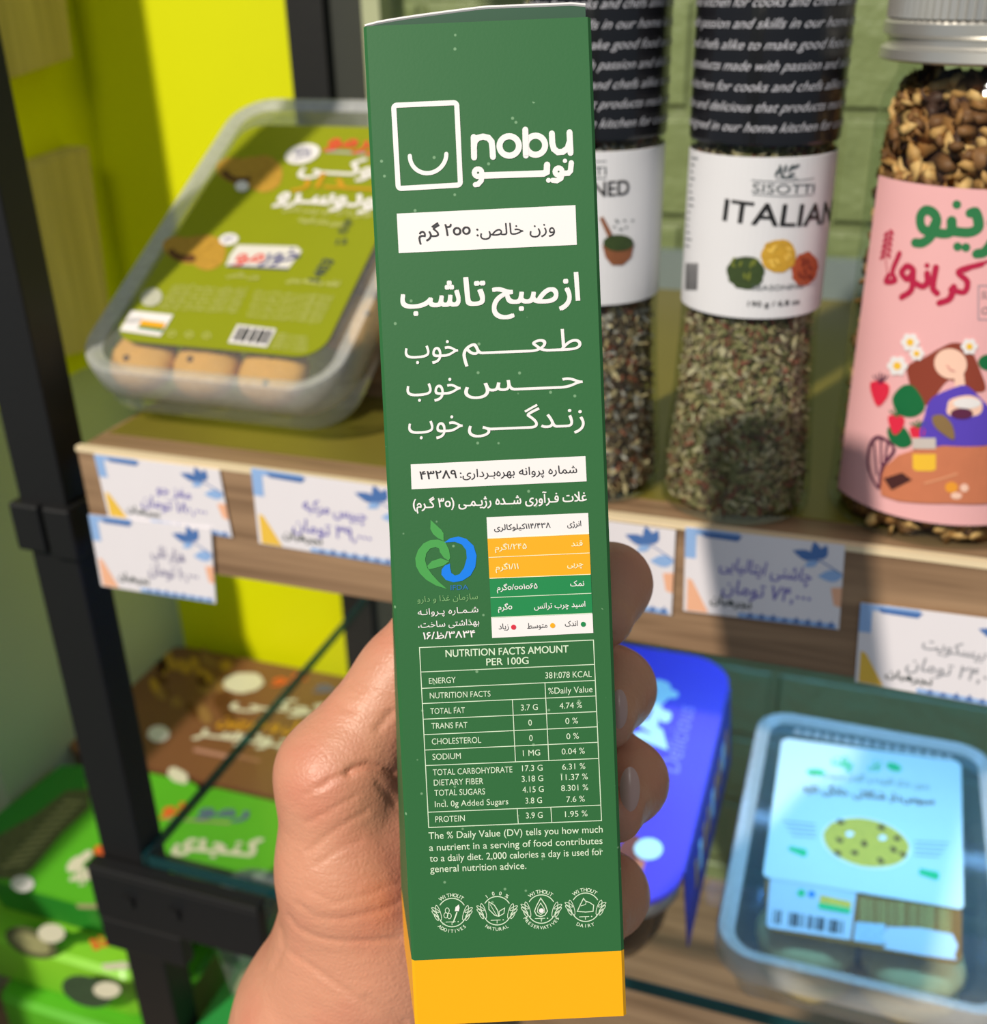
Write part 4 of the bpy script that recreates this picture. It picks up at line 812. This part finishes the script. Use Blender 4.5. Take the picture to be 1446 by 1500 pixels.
P.poly([q5(*p) for p in smooth_poly([(415, 960), (430, 930), (500, 915), (545, 940), (540, 985), (480, 1000), (420, 990)])], FACE, 4); P.ell(q5(490, 945), 20, 8, WHITE, 5); P.ell(q5(470, 985), 16, 8, PLUM, 5)
for (x, y, s_) in ((395, 860, 1),): P.stroke([q5(x + 20, 800), q5(x + 32, 818), q5(x + 48, 822)], 1, MAR, 4)
P.poly([q5(*p) for p in smooth_poly([(245, 880), (290, 885), (330, 960), (290, 1000), (230, 990), (205, 930)])], LEAF, 2); P.poly([q5(*p) for p in smooth_poly([(190, 1040), (250, 1040), (280, 1100), (240, 1120), (195, 1090)])], LEAF, 2); P.ell(q5(575, 790), 16, 12, LEAF, 2)
for (x, y, rx_, ry_) in ((157, 908, 14, 19), (220, 1028, 12, 15), (300, 1065, 11, 12), (530, 1205, 12, 14)):
    P.poly([q5(x + p[0]*rx_/14*1.0, y + p[1]*ry_/19) for p in smooth_poly([(-34, -38), (0, -45), (36, -30), (30, 15), (-5, 52), (-28, 10)])], STRAW, 3)
    for a in (-2, -1, 0, 1, 2): P.stroke([q5(x + 4, y - 36*ry_/19), q5(x + 4 + a*14, y - 66*ry_/19 - 6*(2 - abs(a)))], 2, LEAF if y > 1000 else PLUM, 3)
for (x, y, s_) in ((275, 712, 1), (300, 755, .8), (226, 803, 1.1), (500, 728, .9)):
    for k in range(6): P.ell(q5(x + 22*s_*math.cos(k*1.047), y + 22*s_*math.sin(k*1.047)), 5.5*s_, 5.5*s_, WHITE, 3, n=12)
    P.ell(q5(x, y), 5.2*s_, 5.2*s_, YEL, 4)
P.poly([q5(*p) for p in [(160, 1245), (180, 1190), (230, 1145), (300, 1122), (400, 1108), (620, 1105), (620, 1325), (420, 1330), (230, 1322), (165, 1300)]], TABLE, 5)
P.stroke([q5(*p) for p in smooth_poly([(125, 1105), (160, 1075), (215, 1120), (170, 1190), (155, 1270), (118, 1190)])], 4, PLUM, 6, True)
for a, b in (((140, 1100), (150, 1220)), ((165, 1085), (165, 1180)), ((190, 1095), (180, 1160))): P.stroke([q5(*a), q5(*b)], 2.6, PLUM, 6)
P.poly([q5(*p) for p in [(175, 1235), (245, 1212), (282, 1240), (205, 1280)]], DKB, 6); P.poly([q5(*p) for p in [(285, 1140), (372, 1140), (372, 1198), (360, 1205), (298, 1205), (285, 1195)]], YEL, 6); P.poly([q5(*p) for p in [(285, 1078), (372, 1078), (372, 1120), (285, 1120)]], mat('jar_pale', (206, 196, 190), .4), 6)
P.poly([q5(*p) for p in smooth_poly([(360, 995), (400, 990), (435, 1030), (440, 1085), (395, 1060), (365, 1030)])], mat('jar_cacao', (140, 112, 72), .5, .1), 6)
P.stroke([q5(330, 1252), q5(450, 1215)], 2.5, mat('jar_stick', (226, 160, 120), .5), 6); P.ell(q5(430, 1268), 9, 8, mat('jar_orange', (240, 160, 50), .5), 6); P.ell(q5(478, 1270), 6, 6, FACE, 6); P.ell(q5(448, 1300), 8, 5, FACE, 6)
w.build('label', jar)
GRAN = [mat('granola_flake', c, 0.6, 0.2, 200) for c in ((158, 110, 60), (200, 152, 92), (120, 80, 46), (74, 48, 38), (224, 180, 118), (140, 96, 58))]
filling('granola', JX, JY, lambda z: JR - 0.0008 - max(0, (z - 1.198)) * 0.40, 1.0440, 1.2135, 2100, GRAN, 'brown toasted granola clusters filling the glass jar', 'granola', 0.0056, GRAN[3], 0.22, 11, 1.15)

# ------------------------------------------------------------------ clear tubs with cookies
def tub(root, pl, cu_, cv_, wd, ln_, depth, skirt=0.016, r=0.026, lidmat=PLAST, taper=0.026):
    def L(dw, c, rr=None): return [pl.pt(cu_ + a, cv_ + b, c) for a, b in rrect(wd - dw, ln_ - dw, max(0.006, (rr or r) - dw/2), 8)]
    w = MB(); w.loft([L(0.014, -0.0012), L(0.018, -0.0022)], PLASTR); w.loft([L(0.018, -0.0022), L(0.022, -0.0022)], lidmat, False, True)
    w.loft([L(0.002, -skirt), L(0.0, -skirt + .0015), L(0.0, -0.002), L(0.002, 0.0004), L(0.009, 0.0004), L(0.014, -0.0012)], PLASTR); w.build('lid', root, smooth=True, auto=math.radians(40))
    w = MB(); w.loft([L(0.006, -skirt*0.5), L(min(0.010, taper*.6), -skirt - 0.002), L(taper, -depth + 0.004), L(taper + 0.008, -depth)], PLAST, False, True); w.build('tub_body', root, smooth=True, auto=math.radians(40))
def cookie_mesh(name, r, h, m, chips, seed):
    rg = random.Random(seed); mb = MB(); n = 20; loops = []
    for (k, z) in ((0.55, -0.5), (0.9, -0.42), (1.0, -0.1), (0.96, 0.2), (0.75, 0.42), (0.4, 0.5), (0.12, 0.53)):
        loops.append([(r*k*math.cos(2*math.pi*i/n)*(1 + .05*rg.uniform(-1, 1)), r*k*math.sin(2*math.pi*i/n)*(1 + .05*rg.uniform(-1, 1)), h*z*(1 + .08*rg.uniform(-1, 1))) for i in range(n)])
    mb.loft(loops, m, True, True)
    for _ in range(chips):
        a, q = rg.uniform(0, 6.28), rg.uniform(.1, .75)*r; c = np.array([q*math.cos(a), q*math.sin(a), h*(0.5 - .15*(q/r)**2)]); s_ = r*.11
        mb.lathe(c[:2], [(s_, c[2] - s_*.3), (s_*.8, c[2] + s_*.4), (s_*.3, c[2] + s_*.6)], CHOC, 7, False, True)
    me = bpy.data.meshes.new(name); me.from_pydata(mb.v, [], mb.f)
    for x in mb.mats: me.materials.append(x)
    me.polygons.foreach_set('material_index', mb.m); me.polygons.foreach_set('use_smooth', [True]*len(mb.f)); return me
def put_cookie(name, me, pos, pl, tilt, spin, label, group):
    o = bpy.data.objects.new(name, me); COL.objects.link(o); R = Matrix([[*r_] for r_ in np.array([pl.u, pl.v, pl.n]).T]).to_4x4()
    o.matrix_world = Matrix.Translation(Vector(pos)) @ R @ Matrix.Rotation(math.radians(tilt), 4, 'X') @ Matrix.Rotation(spin, 4, 'Z'); tag(o, label, 'cookie', group); return o
T = math.radians(29)
LP = Plane(at(165, 490, 0.56), (1, 0, 0), (0, math.cos(T), math.sin(T))); LP.o = LP.o + LP.n * 0.0
cu1, cv1 = 0.0600, 0.0870; lw1, ll1 = 0.148, 0.226
t1 = thing('cookie_tub', LP.pt(cu1, -0.02, -0.032), 'clear cookie tub with olive green lid label leaning on the left of the oak shelf', 'tub', 'clear plastic cookie tubs')
tub(t1, LP, cu1, cv1, lw1, ll1, 0.0340, 0.0185, taper=0.004)
OLV = mat('olive_label', (142, 150, 24), 0.3, 0.04, 40); OLD = mat('olive_label_dark', (116, 124, 22), 0.3, 0.04); LTX = mat('label_pale_text', (206, 208, 130), 0.4, 0.05); LRED = mat('logo_red', (226, 70, 60), .4, .04); LBLU = mat('logo_blue', (60, 64, 130), .4, .04); OCH = mat('ochre_text', (206, 150, 40), .4, .05); SHELL = mat('picture_cookie', (186, 142, 46), .6, .25, 250); SHELD = mat('picture_cookie_dark', (96, 56, 20), .6, .25, 250)
w = MB(); P = Print(w, LP, 0.00025); P.lift = 0.00025
LQ = [(0.0 + 0.0585 + a, 0.0870 + b) for a, b in rrect(0.1195, 0.178, 0.014, 6)]
w.loft([[LP.pt(a, b, c) for a, b in LQ] for c in (-0.0021, -0.0014)], OLV, False, True)
g1 = cr((240, 150), 320/1446); g2 = cr((150, 400), 410/1446)
P.lift = 0.0002
def inprint(fn):
    old = LP.o; LP.o = LP.o + LP.n * -0.0014
    fn(); LP.o = old
def oat_label():
    for (cx, cy, s_) in ((590, 470, 1.0), (225, 990, 0.95)):
        P.ell(g1(cx + 70*s_, cy + 5), 28*s_, 27*s_, SHELL, 1, jit=.03); P.ell(g1(cx - 90*s_, cy - 10), 34*s_, 20*s_, SHELL, 1, 15, jit=.04); P.ell(g1(cx - 110*s_, cy + 25), 22*s_, 9*s_, SHELD, 2, 15, jit=.05); P.ell(g1(cx - 30*s_, cy - 40), 30*s_, 14*s_, SHELL, 2, -12, jit=.04)
    P.ell(g1(520, 560), 10, 8, WHITE, 3)
    P.ell(g1(920, 345), 26, 14, WHITE, 2, -15); P.text('دانه', g1(870, 350), g1(970, 330), 9, LBLU, .02, 3); P.text('کامل', g1(860, 380), g1(975, 362), 7, LBLU, .02, 3)
    P.ell(g1(432, 910), 14, 8.5, WHITE, 2, -8); P.text('جو', g1(400, 915), g1(465, 905), 6, LBLU, .02, 3)
    P.text('خورمو', g1(1080, 290), g1(1560, 330), 22, LRED, .03, 2); P.stroke([g1(1080, 325), g1(1400, 345)], 3.5, mat('logo_grey', (170, 168, 160), .4), 1)
    P.text('کـوکـــی', g1(900, 465), g1(1520, 500), 24, WHITE, .03, 2); P.text('جــدار', g1(860, 560), g1(1540, 590), 20, OCH, .03, 2); P.text('جـودوسـرو', g1(745, 655), g1(1560, 715), 26, WHITE, .03, 2)
    P.text('کوکی با آرد جو دوسر کامل', g1(790, 720), g1(1380, 760), 8, LTX, .012, 2); P.text('بدون شکر افزوده', g1(890, 790), g1(1180, 820), 7, LTX, .02, 2)
    P.poly([g1(*p) for p in [(410, 1085), (820, 1110), (915, 985), (880, 955), (490, 945), (440, 1010)]], mat('logo_plate', (226, 222, 214), .4), 1)
    P.text('مو', g1(470, 1055), g1(650, 1060), 22, LRED, .02, 2); P.text('خور', g1(640, 1055), g1(890, 1050), 22, LBLU, .02, 2); P.stroke([g1(430, 1085), g1(820, 1105)], 2, LBLU, 2)
    P.text('وزن خالص', g1(420, 1155), g1(625, 1170), 6.5, LTX, .012, 2); P.text('تولید و بسته بندی', g1(815, 1190), g1(1160, 1215), 7, LTX, .02, 2)
    P.text('1403', g1(1030, 1190), g1(1130, 1050), 13, INKD, .03, 2); P.text('12', g1(1140, 945), g1(1210, 940), 8, INKD, .02, 2); P.text('EXP', g1(1205, 870), g1(1262, 780), 9, INKD, .02, 2)
    for k in range(6): P.text(('ارزش غذایی در هر صد گرم انرژی', 'مواد تشکیل دهنده آرد جو دوسر')[k % 2], g2(360 - 14*k, 75 + 22*k), g2(745 - 10*k, 95 + 22*k), 5, LTX, -.008, 2)
    for k in range(6): P.text(('شرایط نگهداری در جای خشک و خنک', 'تاریخ تولید و انقضا روی بسته')[k % 2], g2(785 - 8*k, 105 + 24*k), g2(1190 - 12*k, 135 + 24*k), 5, LTX, -.008, 2)
    P.poly([g2(92, 300), g2(300, 330), g2(368, 218), g2(150, 196)], WHITE, 2); P.poly([g2(185, 290), g2(310, 308), g2(330, 262), g2(205, 245)], TY, 3); P.poly([g2(185, 290), g2(310, 308), g2(318, 290), g2(192, 275)], TG, 3.5); P.text('انرژی', g2(118, 250), g2(190, 256), 6, GREY, 0, 3)
    P.poly([g2(650, 362), g2(850, 386), g2(900, 292), g2(700, 268)], WHITE, 2)
    for k in range(22):
        if k % 5 != 3: P.stroke([g2(676 + 8*k, 352 + .9*k), g2(712 + 8*k, 282 + .9*k)], 0.9 + (k % 3)*.5, BARS, 3, caps=False)
    for k in range(5): P.text('کیفیت و طعم', g2(905 - 8*k, 320 + 17*k), g2(1050 + 10*(k % 2), 340 + 17*k), 4, LTX, 0, 2)
    for c in ((360, 315), (450, 320), (540, 325)): P.stroke([g2(c[0] + 18*math.cos(t), c[1] + 14*math.sin(t)) for t in np.linspace(0, 6.28, 12)[:-1]], 1, LTX, 2, True)
    P.ell(g2(255, 128), 16, 13, mat('seal_grey', (190, 190, 170), .5, .3, 700), 2, -20)
inprint(oat_label); w.build('label', t1)
cm1 = cookie_mesh('cookie', 0.0185, 0.014, COOKIE, 2, 3); cols = ('leftmost', 'second from the left', 'third from the left', 'rightmost')
for i, u_ in enumerate((0.012, 0.050, 0.088, 0.110)):
    for j, v_ in enumerate((0.002, 0.042, 0.082, 0.122)):
        if i == 3 and j == 0: continue
        lab = ('golden cookie in the front row of the olive labelled tub, ' + (cols[i] if i < 2 else 'at the right corner')) if j == 0 else 'golden cookie under the olive green label of the left tub'
        if i == 3: u2 = u_ + 0.006
        else: u2 = u_
        put_cookie('cookie', cm1, LP.pt(u2, v_ - 0.004, -0.0150 - (0.002 if j else 0)), LP, 12 if j == 0 else random.uniform(-6, 6), random.uniform(0, 6), lab, 'golden cookies in the left tub')

RZ = 0.811
rp = Plane((0, 0, RZ), (1, 0, 0), (0, 1, 0)); bl = rp.uv((1045, 1386)); tl = rp.uv((1110, 1044)); lb = rp.uv((1120, 1285)); rb = rp.uv((1410, 1335)); lt = rp.uv((1145, 1085))
ul = (bl[0] + tl[0]) / 2; ur = rb[0] + (lb[0] - ul) + .004; v0, v1 = bl[1] - .004, tl[1] + 0.006
cu2, cv2, lw2, ll2 = (ul + ur)/2, (v0 + v1)/2, ur - ul, v1 - v0
t2 = thing('cookie_tub', (cu2, cv2, 0.768), 'clear blue lit cookie tub with white sticker flat on the glass shelf at lower right', 'tub', 'clear plastic cookie tubs')
PLB = clear('blue_lit_plastic', (214, 232, 244), 0.03, 0.05, (150, 205, 245), );  # blue light on the tub partly painted into the plastic colour
tub(t2, rp, cu2, cv2, lw2, ll2, RZ - 0.7683, 0.016, 0.022, PLB)
w = MB()
for k in range(16):
    a = ul + 0.026 + (lw2 - 0.052) * k / 15; w.lathe((a, v1 - 0.0165), [(0.0028, RZ - .0022), (0.0024, RZ - .0006), (0.001, RZ + .0002)], PLASTR, 10, False, True)
w.build('lid_beads', t2, smooth=True)
STK = mat('sticker_white', (196, 216, 220), 0.35, 0.02); BRN = mat('sticker_brown', (130, 92, 44), 0.4, 0.1, 200); SGR = mat('sticker_green', (40, 190, 120), 0.4, 0.1); STX = mat('sticker_text', (120, 140, 120), .4); SCK = mat('sticker_cookie', (216, 184, 70), .5, .15, 300); SBL = mat('sticker_pale_blue', (180, 200, 216), .4, .05)
w = MB(); rp2 = Plane((0, 0, RZ - 0.0020), (1, 0, 0), (0, 1, 0)); P = Print(w, rp2, 0.0002)
s6 = cr((1080, 1060), 366/1446)
P.poly([s6(*p) for p in [(160, 905), (170, 1180), (210, 1205), (1265, 1395), (1300, 1370), (1300, 1080)]][::-1], BRN, 1)
P.poly([s6(*p) for p in [(190, 895), (168, 1165), (185, 1185), (655, 1255), (690, 980)]], SBL, 2)
for k in range(22):
    if k % 6 != 4 and k != 3: P.stroke([s6(205 + 19*k, 1160 + 3.0*k), s6(212 + 19*k, 1080 + 3.2*k)], 1.0 + (k % 4)*.8, BARS, 3, caps=False)
P.poly([s6(*p) for p in [(470, 1060), (655, 1100), (662, 1035), (480, 995)]], SCK, 3); P.poly([s6(*p) for p in [(468, 1075), (652, 1108), (655, 1075), (470, 1040)]], SGR, 3.5); P.ell(s6(370, 985), 6, 6, SGR, 3); P.ell(s6(430, 992), 5, 5, AB, 3)
P.poly([s6(*p) for p in [(685, 1150), (672, 1260), (850, 1285), (858, 1165)]], mat('sticker_speckle', (160, 190, 210), .4, .5, 900), 2); P.poly([s6(*p) for p in smooth_poly([(870, 1180), (1245, 1222), (1258, 1350), (1240, 1368), (870, 1310), (860, 1290)], 2)], SBL, 2)
for k in range(7): P.text('مواد اولیه آرد گندم کره شکر', s6(705, 1020 + 20*k), s6(1240, 1090 + 20*k), 4, LTX, 0, 2)
P.poly([s6(*p) for p in [(255, 105), (290, 90), (1270, 225), (1295, 250), (1310, 1065), (1290, 1080), (165, 895), (150, 870)]], STK, 4)
P.text('پرفکت', s6(545, 240), s6(660, 270), 16, SGR, .03, 5); P.text('کوکی', s6(760, 260), s6(830, 275), 14, SGR, .02, 5); P.ell(s6(905, 258), 12, 6, SGR, 5, 20)
P.ell(s6(455, 290), 14, 5, SGR, 5, 5); P.text('بدون شکر افزوده و گلوتن سبوس دار', s6(420, 305), s6(1110, 385), 9, STX, .01, 5); P.text('سبوس‌دار شکلاتی خانگی تازه', s6(385, 400), s6(1140, 475), 11, mat('sticker_brown_text', (96, 78, 50), .4), .03, 5)
for k in range(4):
    P.stroke([s6(265 + 18*k, 572 + 28*k), s6(450, 592 + 24*k)], 1.6, STX, 5); P.stroke([s6(1030, 690 + 26*k), s6(1222 - 18*k, 700 + 26*k)], 1.6, STX, 5)
P.poly([s6(*p) for p in [(295, 740), (300, 715), (400, 735), (405, 770), (385, 780)]], SGR, 5); P.poly([s6(*p) for p in [(1048, 880), (1055, 845), (1165, 868), (1168, 905), (1150, 915)]], SGR, 5)
P.ell(s6(745, 700), 67, 37, mat('sticker_glow', (240, 238, 200), .4), 5, 12); P.ell(s6(745, 698), 64, 34, SCK, 6, 12, jit=.02)
for x, y in ((600, 580), (590, 685), (735, 705), (680, 760), (580, 760), (830, 805), (925, 675), (905, 740), (835, 610), (960, 770)): P.ell(s6(x, y), 6, 3.6, CHOC, 7, random.uniform(0, 60), 10, jit=.2)
for x, y in ((650, 650), (840, 672)): P.ell(s6(x, y), 6, 4, WHITE, 7)
w.build('sticker', t2)
cm2 = cookie_mesh('cookie', 0.026, 0.016, COOKIE2, 6, 9)
for i, u_ in enumerate(np.linspace(ul + .045, ur - .045, 2)):
    for j, v_ in enumerate(np.linspace(v0 + .042, v1 - .042, 3)):
        for kz, zz in enumerate((0.7785, 0.7945)):
            lab = ('pale chip cookie at the ' + ('front left', 'front right', 'middle left', 'middle right', 'back left', 'back right')[j*2 + i] + ' of the blue lit tub') if kz else 'lower layer chip cookie inside the blue lit tub'
            put_cookie('cookie', cm2, (u_ + random.uniform(-.002, .002), v_ + random.uniform(-.002, .002), zz), rp, random.uniform(-3, 3), random.uniform(0, 6), lab, 'pale chip cookies in the right tub')

# purple pack with clear bowl base
PV = mat('purple_lid', (88, 76, 226), 0.35, 0.05, 30); PVS = mat('purple_side', (58, 62, 170), 0.4, 0.2, 80); CYW = mat('lid_cyan_white', (190, 232, 246), .4, .05); TUBD = clear('smoky_plastic', (120, 116, 112), 0.05, 0.25, (60, 54, 52))
PZ = 0.830; pp = Plane((0, 0, PZ), (1, 0, 0), (0, 1, 0)); a = pp.uv((1072, 1010)); b = pp.uv((950, 1330)); c = pp.uv((1050, 968))
px1 = float(pp.uv((1003, 1262))[0]) + 0.0005; py0, py1 = float(b[1]) - 0.001, float(c[1]) + .002; px0_ = px1 - 0.135; pcx, pcy = (px0_ + px1)/2, (py0 + py1)/2
t3 = thing('snack_pack', (pcx, pcy, 0.768), 'purple topped snack pack on the glass shelf behind the curled fingers', 'pack')
def RL(dw, z, r=.03): return [(pcx + x, pcy + y, z) for x, y in rrect(px1 - px0_ - dw, py1 - py0 - dw, r, 8)]
w = MB(); w.loft([RL(0.0, PZ - .003), RL(0, PZ)], PV, True, True); P = Print(w, Plane((0, 0, PZ), (1, 0, 0), (0, 1, 0)), .0003)
s4 = cr((880, 900), 566/1415)
P.stroke([s4(*p) for p in [(60, 470), (150, 445), (215, 470), (205, 430), (160, 400)]], 12, CYW); P.stroke([s4(*p) for p in [(100, 330), (190, 330), (235, 290), (225, 260)]], 14, CYW); P.stroke([s4(*p) for p in [(190, 400), (210, 345), (235, 385)]], 10, CYW); P.ell(s4(265, 295), 8, 6, CYW); P.ell(s4(210, 255), 9, 6, CYW); P.ell(s4(240, 372), 8, 7, CYW)
P.text('Delicious', s4(285, 585), s4(345, 345), 20, mat('lid_script', (140, 140, 240), .4), -.005, 1, .2)
P.ell(s4(175, 862), 21, 16, CYW, 2); P.ell(s4(105, 880), 18, 30, mat('lid_brown', (120, 70, 60), .5, .2), 1, 20); P.poly([s4(*p) for p in [(130, 900), (165, 905), (140, 985), (118, 960)]], mat('lid_tan', (190, 120, 90), .5), 1.5)
w.build('lid', t3)
w = MB(); w.loft([RL(0.002, PZ - .003), RL(0.002, PZ - .013), RL(0.010, PZ - .016)], PLASTR); w.loft([RL(.010, PZ - .016), RL(.018, 0.785), RL(.03, 0.7685)], TUBD, False, True); w.build('tub_body', t3, smooth=True)
w = MB(); w.hexa([(px1 + .0045, py0 + .036, 0.7720), (px1 + .0055, py0 + .036, 0.7720), (px1 + .0055, py1 - .028, 0.7685), (px1 + .0045, py1 - .028, 0.7685), (px1, py0 + .03, PZ), (px1 + .001, py0 + .03, PZ), (px1 + .001, py1 - .03, PZ), (px1, py1 - .03, PZ)], PVS)
for k in range(9): 
    yy = py0 + .06 + .015*k; w.hexa([(px1 + .0036, yy, .790), (px1 + .0044, yy, .790), (px1 + .0044, yy + .007, .790), (px1 + .0036, yy + .007, .790), (px1 + .0022, yy, .808), (px1 + .0030, yy, .808), (px1 + .0030, yy + .007, .808), (px1 + .0022, yy + .007, .808)], (SHELL, CYW, OCH)[k % 3])
w.build('side_flap', t3)

# ------------------------------------------------------------------ packs on the bottom shelf, seen under the glass
BRT = mat('brown_pack', (128, 84, 54), 0.4, 0.12, 20); BRS = mat('brown_pack_side', (90, 50, 36), .5, .1); CRM = mat('pack_cream', (226, 222, 196), .4, .04); GBR = mat('green_pack', (92, 184, 40), 0.35, 0.06, 20); GBD = mat('green_pack_dark', (46, 138, 44), .35, .06); GPB = mat('green_pack_bright', (140, 214, 50), .35, .05); SEED = mat('picture_seeds', (96, 100, 64), .6, .5, 160); SEEDL = mat('picture_seeds_light', (160, 158, 110), .6, .3, 200); TRAY = mat('dark_tray', (38, 46, 34), .5, .08); ORL = mat('logo_orange', (232, 104, 48), .4, .05); SLB = mat('logo_slate', (92, 104, 140), .4, .05)
def pack(name, x0, x1, y0, y1, z0, z1, top, side, label, r=.012, grp=None, cat='pack'):
    t = thing(name, ((x0 + x1)/2, (y0 + y1)/2, z0), label, cat, grp)
    L = lambda z, d=0: [((x0 + x1)/2 + a, (y0 + y1)/2 + b, z) for a, b in rrect(x1 - x0 - d, y1 - y0 - d, r, 6)]
    w = MB(); w.loft([L(z0 + .0005, .01), L(z1 - .004, 0.002)], side, True, False); w.build('tray', t)
    w = MB(); w.loft([L(z1 - .004), L(z1)], top, True, True); return t, w, Print(w, Plane((0, 0, z1), (1, 0, 0), (0, 1, 0)), .0003)
b9 = cr((200, 900), 360/1446); c3 = cr((0, 1080), 430/1446)
t, w, P = pack('snack_pack', -0.628, -0.395, 0.612, 0.7855, 0.600, 0.640, BRT, BRS, 'brown snack pack with cream lettering under the glass, behind the green pack', .02, 'printed snack packs on the bottom shelf')
for _ in range(26): P.ell(b9(random.uniform(60, 560), random.uniform(230, 620)), random.uniform(8, 17), random.uniform(5, 10), (SHELL, SHELD, mat('pack_nut', (150, 112, 60), .6, .2))[_ % 3] if _ > 2 else SHELD, 1, random.uniform(0, 90), 12, jit=.1)
P.ell(b9(630, 405), 30, 15, CRM, 2, -4, jit=.05); P.ell(b9(130, 705), 16, 12, WHITE, 2); P.text('خو', b9(800, 405), b9(1000, 400), 15, ORL, .03, 2); P.text('مو', b9(1050, 440), b9(1270, 465), 15, SLB, .03, 2)
P.text('کوکـی', b9(560, 540), b9(1120, 600), 18, CRM, .05, 2); P.text('هـل و دارچین', b9(480, 650), b9(1020, 700), 15, OCH, .05, 2); P.text('جـودوســر', b9(350, 710), b9(900, 790), 20, CRM, .05, 2); P.stroke([b9(350, 800), b9(540, 840)], 5, mat('pack_pinkish', (190, 140, 120), .5), 2); P.stroke([b9(560, 830), b9(720, 865)], 4, mat('pack_tan', (170, 120, 90), .5), 2); P.ell(b9(240, 950), 16, 10, CRM, 2, 30, jit=.2)
w.build('lid', t)
t, w, P = pack('snack_pack', -0.470, -0.370, 0.5300, 0.606, 0.598, 0.640, GBR, TRAY, 'bright green snack pack with dark tray under the glass, right of the black post', .008, 'printed snack packs on the bottom shelf')
P.text('خو', c3(800, 380), c3(935, 375), 20, ORL, .05, 2); P.text('رمو', c3(975, 385), c3(1215, 400), 20, SLB, .05, 2); P.stroke([c3(800, 400), c3(1130, 425)], 3, SEEDL, 1.5); P.text('کـنـجـدی', c3(860, 550), c3(1250, 590), 26, CRM, .06, 2)
w.build('lid', t)
t, w, P = pack('snack_pack', -0.594, -0.474, 0.4650, 0.606, 0.603, 0.640, GBR, GBD, 'green snack pack with seed picture lid, left of the post, topmost of its stack', .016, 'printed snack packs on the bottom shelf')
P.poly([c3(*p) for p in [(-40, 640), (-40, 400), (300, 140), (420, 140), (420, 330), (100, 700), (-40, 700)]], GBD, 1); P.poly([c3(*p) for p in [(-60, 690), (-60, 520), (180, 380), (330, 265), (440, 260), (440, 350), (300, 480), (160, 650), (90, 705)]], SEED, 2)
for k in range(60): P.ell(c3(random.uniform(0, 400), random.uniform(280, 680)), 8, 2.5, SEEDL, 3, -10 + random.uniform(-15, 15), 8) if False else None
for k in range(11): P.stroke([c3(20 + 30*k, 640 - 32*k), c3(120 + 28*k, 625 - 30*k)], 4, SEEDL, 3)
P.ell(c3(112, 727), 17, 12, WHITE, 4); P.text('کنجد', c3(350, 710), c3(510, 700), 30, CRM, .06, 4); P.ell(c3(375, 630), 16, 9, CRM, 4, -40); P.ell(c3(425, 590), 11, 6, CRM, 4, -40); P.ell(c3(490, 565), 8, 8, ORL, 4)
w.build('lid', t)
fp = Plane((0, 0.4640, 0.62), (1, 0, 0), (0, 0, 1))
def sleeve_pack(y, zt, zb, x0, x1, label, body, fn):
    t = thing('snack_pack', ((x0 + x1)/2, y + .05, zb), label, 'pack', 'printed snack packs on the bottom shelf'); w = MB()
    L = lambda z, d: [((x0 + x1)/2 + a, y + .06 + b, z) for a, b in rrect(x1 - x0 - d, .12 - d, .012, 6)]
    w.loft([L(zb + .0005, .004), L(zb + .004, 0), L(zt - .005, 0), L(zt - .0005, .008)], body, True, True); fn(Print(w, Plane((0, y, 0), (1, 0, 0), (0, 0, 1)), .0004)); w.build('carton_sleeve', t, smooth=False, auto=math.radians(35)); return t
def face_a(P):
    P.ell(c3(155, 1010), 40, 20, SEED, 1, 22); P.ell(c3(155, 1010), 30, 12, SEEDL, 2, 22); P.ell(c3(258, 960), 20, 14, CRM, 3); P.text('خو', c3(455, 1020), c3(560, 1030), 16, ORL, .06, 2); P.stroke([c3(520, 1130), c3(620, 1120)], 8, CRM, 1); P.stroke([c3(390, 830), c3(520, 830)], 6, SEEDL, 1)
def face_b(P):
    P.ell(c3(430, 1250), 38, 22, mat('picture_dark_seeds', (54, 76, 50), .6, .4, 200), 1, 18); P.ell(c3(530, 1240), 20, 12, CRM, 2)
sleeve_pack(0.444, 0.6022, 0.5560, -0.600, -0.440, 'green snack pack below the seed lid pack, oval seed picture on its front', GPB, face_a)
sleeve_pack(0.430, 0.5555, 0.4625, -0.566, -0.425, 'lowest green snack pack of the stack at bottom left, dark seed picture', GBR, face_b)
# clear tub under the clamp
up = Plane((0, 0, 0.688), (1, 0, 0), (0, 1, 0))
t4 = thing('cookie_tub', (-0.312, 0.462, 0.600), 'clear tub with pale biscuits under the clamp at the lower left', 'tub', 'clear plastic cookie tubs')
tub(t4, up, -0.312, 0.462, 0.118, 0.062, 0.0875, 0.014, 0.02)
for i, (u_, v_) in enumerate(((-0.342, 0.461), (-0.305, 0.463), (-0.272, 0.461))):
    put_cookie('biscuit', cookie_mesh('biscuit', 0.019, 0.014, mat('biscuit_crust', (216, 196, 160), .8, .15, 90, .5, 200), 0, 20 + i), (u_, v_, 0.6105), up, 0, 0, 'pale round biscuit in the clear tub under the clamp', 'pale biscuits in the tub under the clamp')
GP = mat('green_pack_base', (40, 150, 70), .4, .06)
t = thing('snack_pack', (-0.310, 0.475, 0.4625), 'green snack pack under the clear tub at the lower left beside the wrist', 'pack', 'printed snack packs on the bottom shelf')
w = MB(); w.loft([[(-0.310 + a, 0.475 + b, z) for a, b in rrect(0.13, 0.12, .01, 5)] for z in (.463, .5995)], GP, True, True); w.build('carton_sleeve', t)

for o in bpy.data.objects:
    if '_base' in o.keys(): del o['_base']
